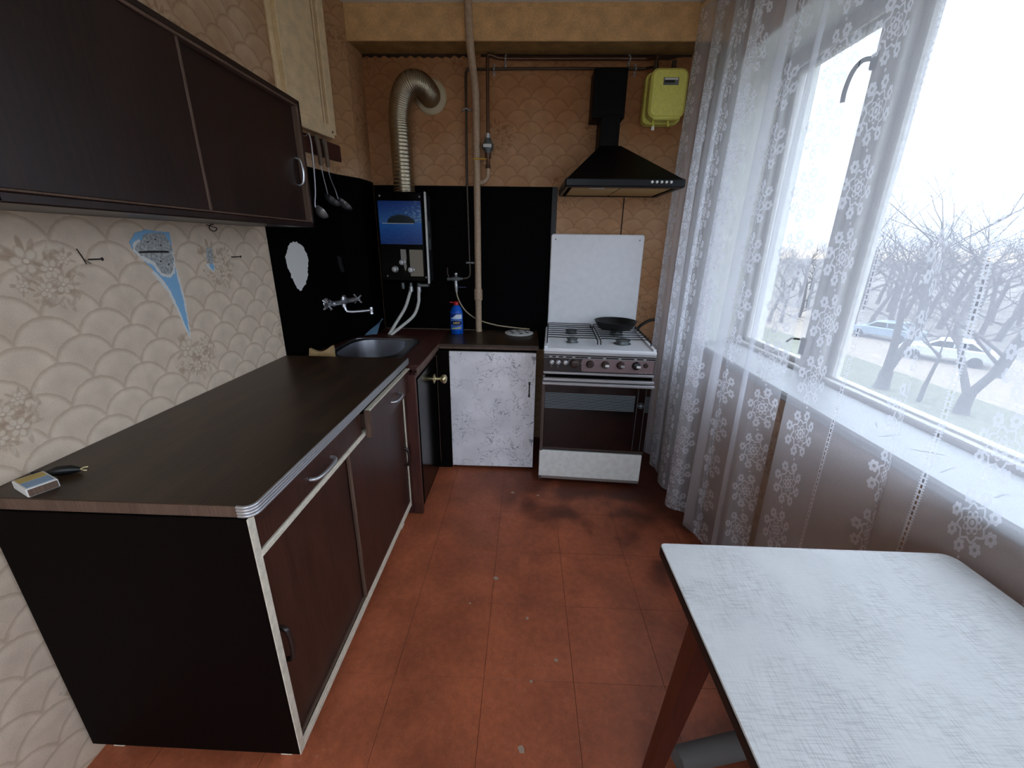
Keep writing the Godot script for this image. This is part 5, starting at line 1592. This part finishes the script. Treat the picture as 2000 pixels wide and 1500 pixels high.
func cloth(z0a: float, z0b: float, z1a: float, z1b: float, folds: float, ph: float, xf: Callable, amp: float, yt: float, yb: float, over: float) -> G:
	var g := G.new()
	var width := absf(z1a - z0a) * 1.75 / 0.42
	g.sheet(int(folds * 22), 26, func(u: float, t: float) -> Array:
		var y := lerpf(yt, yb, t)
		var s := u + 0.012 * sin(u * 17.0 + t * 2.0) + 0.006 * sin(u * 41.0)
		var f := TAU * folds * s + ph + 0.35 * sin(t * 3.0 + u * 5.0)
		var z := lerpf(lerpf(z0a, z0b, t), lerpf(z1a, z1b, t), u)
		var a := amp * (0.75 + 0.45 * t) * (0.7 + 0.5 * sin(u * 13.0 + ph))
		var edge := minf(1.0, minf(u, 1.0 - u) * 12.0)
		var calm := 1.0 - 0.72 * smoothstep(-1.05, -0.86, z) * smoothstep(0.3, 0.62, t)
		a *= calm
		edge *= calm
		z += over * sin(2.0 * f) * edge + over * 0.5 * sin(f + 1.0) * edge
		var hem := 0.012 * sin(f * 2.0) if t > 0.98 else 0.0
		return [V(xf.call(u, t, z) + a * cos(f), y + hem, z), Vector2(u * width, (1.0 - y / 0.185))])
	return g

func curtains() -> void:
	var rail := thing("curtain_rail", "curtain rail under the ceiling along the window wall", "rail")
	part("track", B(V(0.875, 2.585, -2.80), V(0.925, 2.605, 0.15), 0.003), M.cream, rail)
	for z in [-2.74, -1.4, 0.0]: part("bracket", B(V(0.88, 2.60, z - 0.02), V(0.92, CEIL, z + 0.02), 0.002), M.cream, rail)
	base(rail, V(0.9, 2.60, -1.3))
	var far := cloth(-2.75, -2.76, -1.425, -1.43, 6.0, 0.4, func(u: float, t: float, z: float) -> float: return 0.905 - 0.055 * t * sin(PI * clampf(u * 1.05, 0.0, 1.0)) + 0.01 * t - 0.022 * sin(PI * t), 0.036, 2.585, 0.035, 0.030)
	solo("lace_curtain", far, M.lace, "sheer white lace curtain of flower medallions hanging beside the stove", "curtain", "lace curtains")
	var near := cloth(-1.40, -1.315, 0.06, 0.08, 4.0, 2.2, func(u: float, t: float, z: float) -> float: return lerpf(0.915, lerpf(0.93, 1.008, smoothstep(-1.2, -0.86, z)), smoothstep(0.0, 0.7, t)), 0.030, 2.585, 0.045, 0.026)
	solo("lace_curtain", near, M.lace, "sheer white lace curtain hanging behind the table along the sill", "curtain", "lace curtains")

func small_things() -> void:
	pass

# ---------------------------------------------------------------- outside
func branch(g: G, t: G, r: RandomNumberGenerator, p: Vector3, d: Vector3, L: float, rad: float, level: int, last: int) -> void:
	var pts: Array = [p]
	var rr: Array = [rad]
	var n := 3 if level < 2 else 2
	for k in n:
		d = (d + V(r.randf_range(-1, 1), r.randf_range(-0.5, 0.7), r.randf_range(-1, 1)) * 0.18).normalized()
		p += d * L / n
		pts.append(p)
		rr.append(lerpf(rad, rad * 0.55, float(k + 1) / n))
	(g if level < 2 else t).tube(pts, rr, 6 if level < 2 else 3, level == 0)
	if level == last: return
	var kids: int = [3, 4, 4, 4, 3][level]
	for k in kids:
		var f := r.randf_range(0.45, 1.0) if k > 0 else 1.0
		var i := f * n
		var at: Vector3 = pts[int(minf(i, n - 0.01))].lerp(pts[int(minf(i, n - 0.01)) + 1], i - int(minf(i, n - 0.01)))
		var side := V(r.randf_range(-1, 1), r.randf_range(-0.35, 0.75), r.randf_range(-1, 1)).normalized()
		branch(g, t, r, at, (d * 0.75 + side * 0.9).normalized(), L * r.randf_range(0.55, 0.8), rr[-1] * r.randf_range(0.6, 0.85), level + 1, last)

func bare_tree(s: int, h: float, rad: float, last: int, label: String, group := "", fork := 0.0) -> Node3D:
	var r := RandomNumberGenerator.new()
	r.seed = s
	var o := thing("bare_tree", label, "tree", group)
	var g := G.new(); var t := G.new()
	if fork > 0.0:
		g.tube([V(0, -0.1, 0), V(0.02, 0.35, 0), V(0, 0.7, 0.02)], [rad * 1.25, rad, rad * 0.95], 8)
		branch(g, t, r, V(0, 0.6, 0), V(-fork, 1, 0.1).normalized(), h * 0.34, rad * 0.75, 0, last)
		branch(g, t, r, V(0, 0.6, 0), V(fork * 0.9, 1, -0.2).normalized(), h * 0.38, rad * 0.7, 0, last)
	else:
		branch(g, t, r, V(0, -0.1, 0), Vector3.UP, h * 0.36, rad, 0, last)
	part("trunk", g, M.bark, o)
	var tw := part("twigs", t, M.twig, o)
	tw.set_meta("kind", "stuff")
	return o

func car(label: String, paint: Material, at: Vector3, turn: float) -> void:
	var o := thing("car", label, "car")
	var g := G.new()
	g.extrude(PackedVector2Array([Vector2(-2.05, 0.32), Vector2(2.0, 0.30), Vector2(2.08, 0.55), Vector2(2.0, 0.78), Vector2(1.1, 0.92), Vector2(-1.45, 0.95), Vector2(-2.0, 0.9), Vector2(-2.1, 0.6)]), -0.83, 0.83, 0.06)
	part("body", g, paint, o)
	var c := G.new()
	c.extrude(PackedVector2Array([Vector2(1.15, 0.88), Vector2(0.42, 1.36), Vector2(-1.0, 1.40), Vector2(-1.75, 0.92)]), -0.70, 0.70, 0.08)
	part("cabin", c, paint, o)
	for s in [-1.0, 1.0]:
		var w := G.new()
		w.extrude(PackedVector2Array([Vector2(0.92, 0.93), Vector2(0.38, 1.28), Vector2(-0.25, 1.31), Vector2(-0.25, 0.94)]), minf(s * 0.69, s * 0.706), maxf(s * 0.69, s * 0.706))
		part("side_window", w, M.car_glass, o)
		var w2 := G.new()
		w2.extrude(PackedVector2Array([Vector2(-0.33, 0.94), Vector2(-0.33, 1.31), Vector2(-0.95, 1.32), Vector2(-1.45, 0.97)]), minf(s * 0.69, s * 0.706), maxf(s * 0.69, s * 0.706))
		part("side_window", w2, M.car_glass, o)
	var ws := G.new()
	ws.quad(V(1.10, 0.93, -0.60), V(1.10, 0.93, 0.60), V(0.47, 1.34, 0.56), V(0.47, 1.34, -0.56), V(0.55, 0.83, 0))
	part("windscreen", ws, M.car_glass, o)
	var rw := G.new()
	rw.quad(V(-1.70, 0.97, -0.58), V(-1.70, 0.97, 0.58), V(-1.06, 1.38, 0.54), V(-1.06, 1.38, -0.54), V(-0.55, 0.83, 0))
	part("rear_window", rw, M.car_glass, o)
	for x in [-1.3, 1.3]:
		for s in [-1.0, 1.0]:
			var wh := G.new()
			wh.xf = Transform3D(Basis(Vector3.RIGHT, PI / 2), V(x, 0.31, s * 0.76))
			wh.lathe([Vector2(0.0, -0.09), Vector2(0.28, -0.09), Vector2(0.31, -0.06), Vector2(0.31, 0.06), Vector2(0.28, 0.09), Vector2(0.19, 0.09), Vector2(0.18, 0.07), Vector2(0.0, 0.07)], 20)
			part("wheel", wh, M.tyre, o)
	for s in [-0.6, 0.6]: part("headlight", B(V(1.96, 0.60, s - 0.18), V(2.07, 0.74, s + 0.18), 0.03), M.lamp_glass, o)
	part("bumper", B(V(1.98, 0.36, -0.80), V(2.14, 0.52, 0.80), 0.04), M.black_plastic, o)
	o.position = at
	o.rotation.y = turn
	o.scale = V(0.76, 0.76, 0.76)

func outdoors() -> void:
	var gy := -3.4
	solo("ground", B(V(-60, gy - 0.3, -220), V(220, gy, 120), 0), M.ground, "dry pale field stretching away behind the trees", "ground", "", "structure")
	solo("lawn", B(V(1.6, gy, -60), V(15.5, gy + 0.03, 40), 0), M.grass, "strip of dull green grass below the window", "lawn", "", "structure")
	solo("dirt_track", B(V(15.5, gy, -120), V(23.0, gy + 0.02, 60), 0), M.track, "pale dirt track where the white car stands", "road", "", "structure")
	car("small white car parked on the dirt track behind the bare branches", M.car, V(19.2, gy + 0.02, -18.9), 2.3)
	car("pale bluish car parked farther off behind the forked trunk", M.car_blue, V(20.3, gy + 0.02, -23.6), 2.0)
	var a := bare_tree(4, 8.5, 0.20, 4, "forked bare tree in front of the parked cars", "", 0.32)
	a.position = V(13.0, gy, -14.6)
	var b := bare_tree(9, 7.0, 0.17, 4, "crooked bare tree in the grass right of the white car", "", 0.45)
	b.position = V(13.6, gy, -12.3)
	b.rotation.y = 1.2
	var c := bare_tree(15, 5.0, 0.08, 3, "thin sapling standing in the grass below the white car")
	c.position = V(13.2, gy, -13.3)
	var d := bare_tree(21, 11.0, 0.24, 4, "tall bare tree reaching highest into the sky at the picture edge")
	d.position = V(19.0, gy, -16.5)
	var e := bare_tree(27, 9.5, 0.20, 4, "bare tree just past the dirt track left of the cars")
	e.position = V(21.0, gy, -27.0)
	# the belt of trees behind: three kinds, each copied
	var kinds: Array = []
	for k in 3:
		kinds.append(bare_tree(40 + k, 9.0 + k, 0.2, 4, "bare tree in the distant belt beyond the field", "bare trees in the distant belt"))
	var n := 0
	for row in 4:
		for k in 17:
			var az := deg_to_rad(27.0 + k * 1.55 + row * 0.6 + rng.randf_range(-0.4, 0.4))
			var dist := 36.0 + row * 9.0 + rng.randf_range(-3.0, 3.0)
			var t: Node3D = kinds[n % 3] if n < 3 else kinds[n % 3].duplicate()
			if n >= 3:
				t.name = numbered("bare_tree")
				add_child(t)
			t.position = V(sin(az) * dist, gy, -cos(az) * dist)
			t.rotation.y = rng.randf() * TAU
			var sc := rng.randf_range(0.75, 1.1) * (0.72 if k < 7 else 0.95)
			t.scale = V(sc, sc, sc)
			n += 1
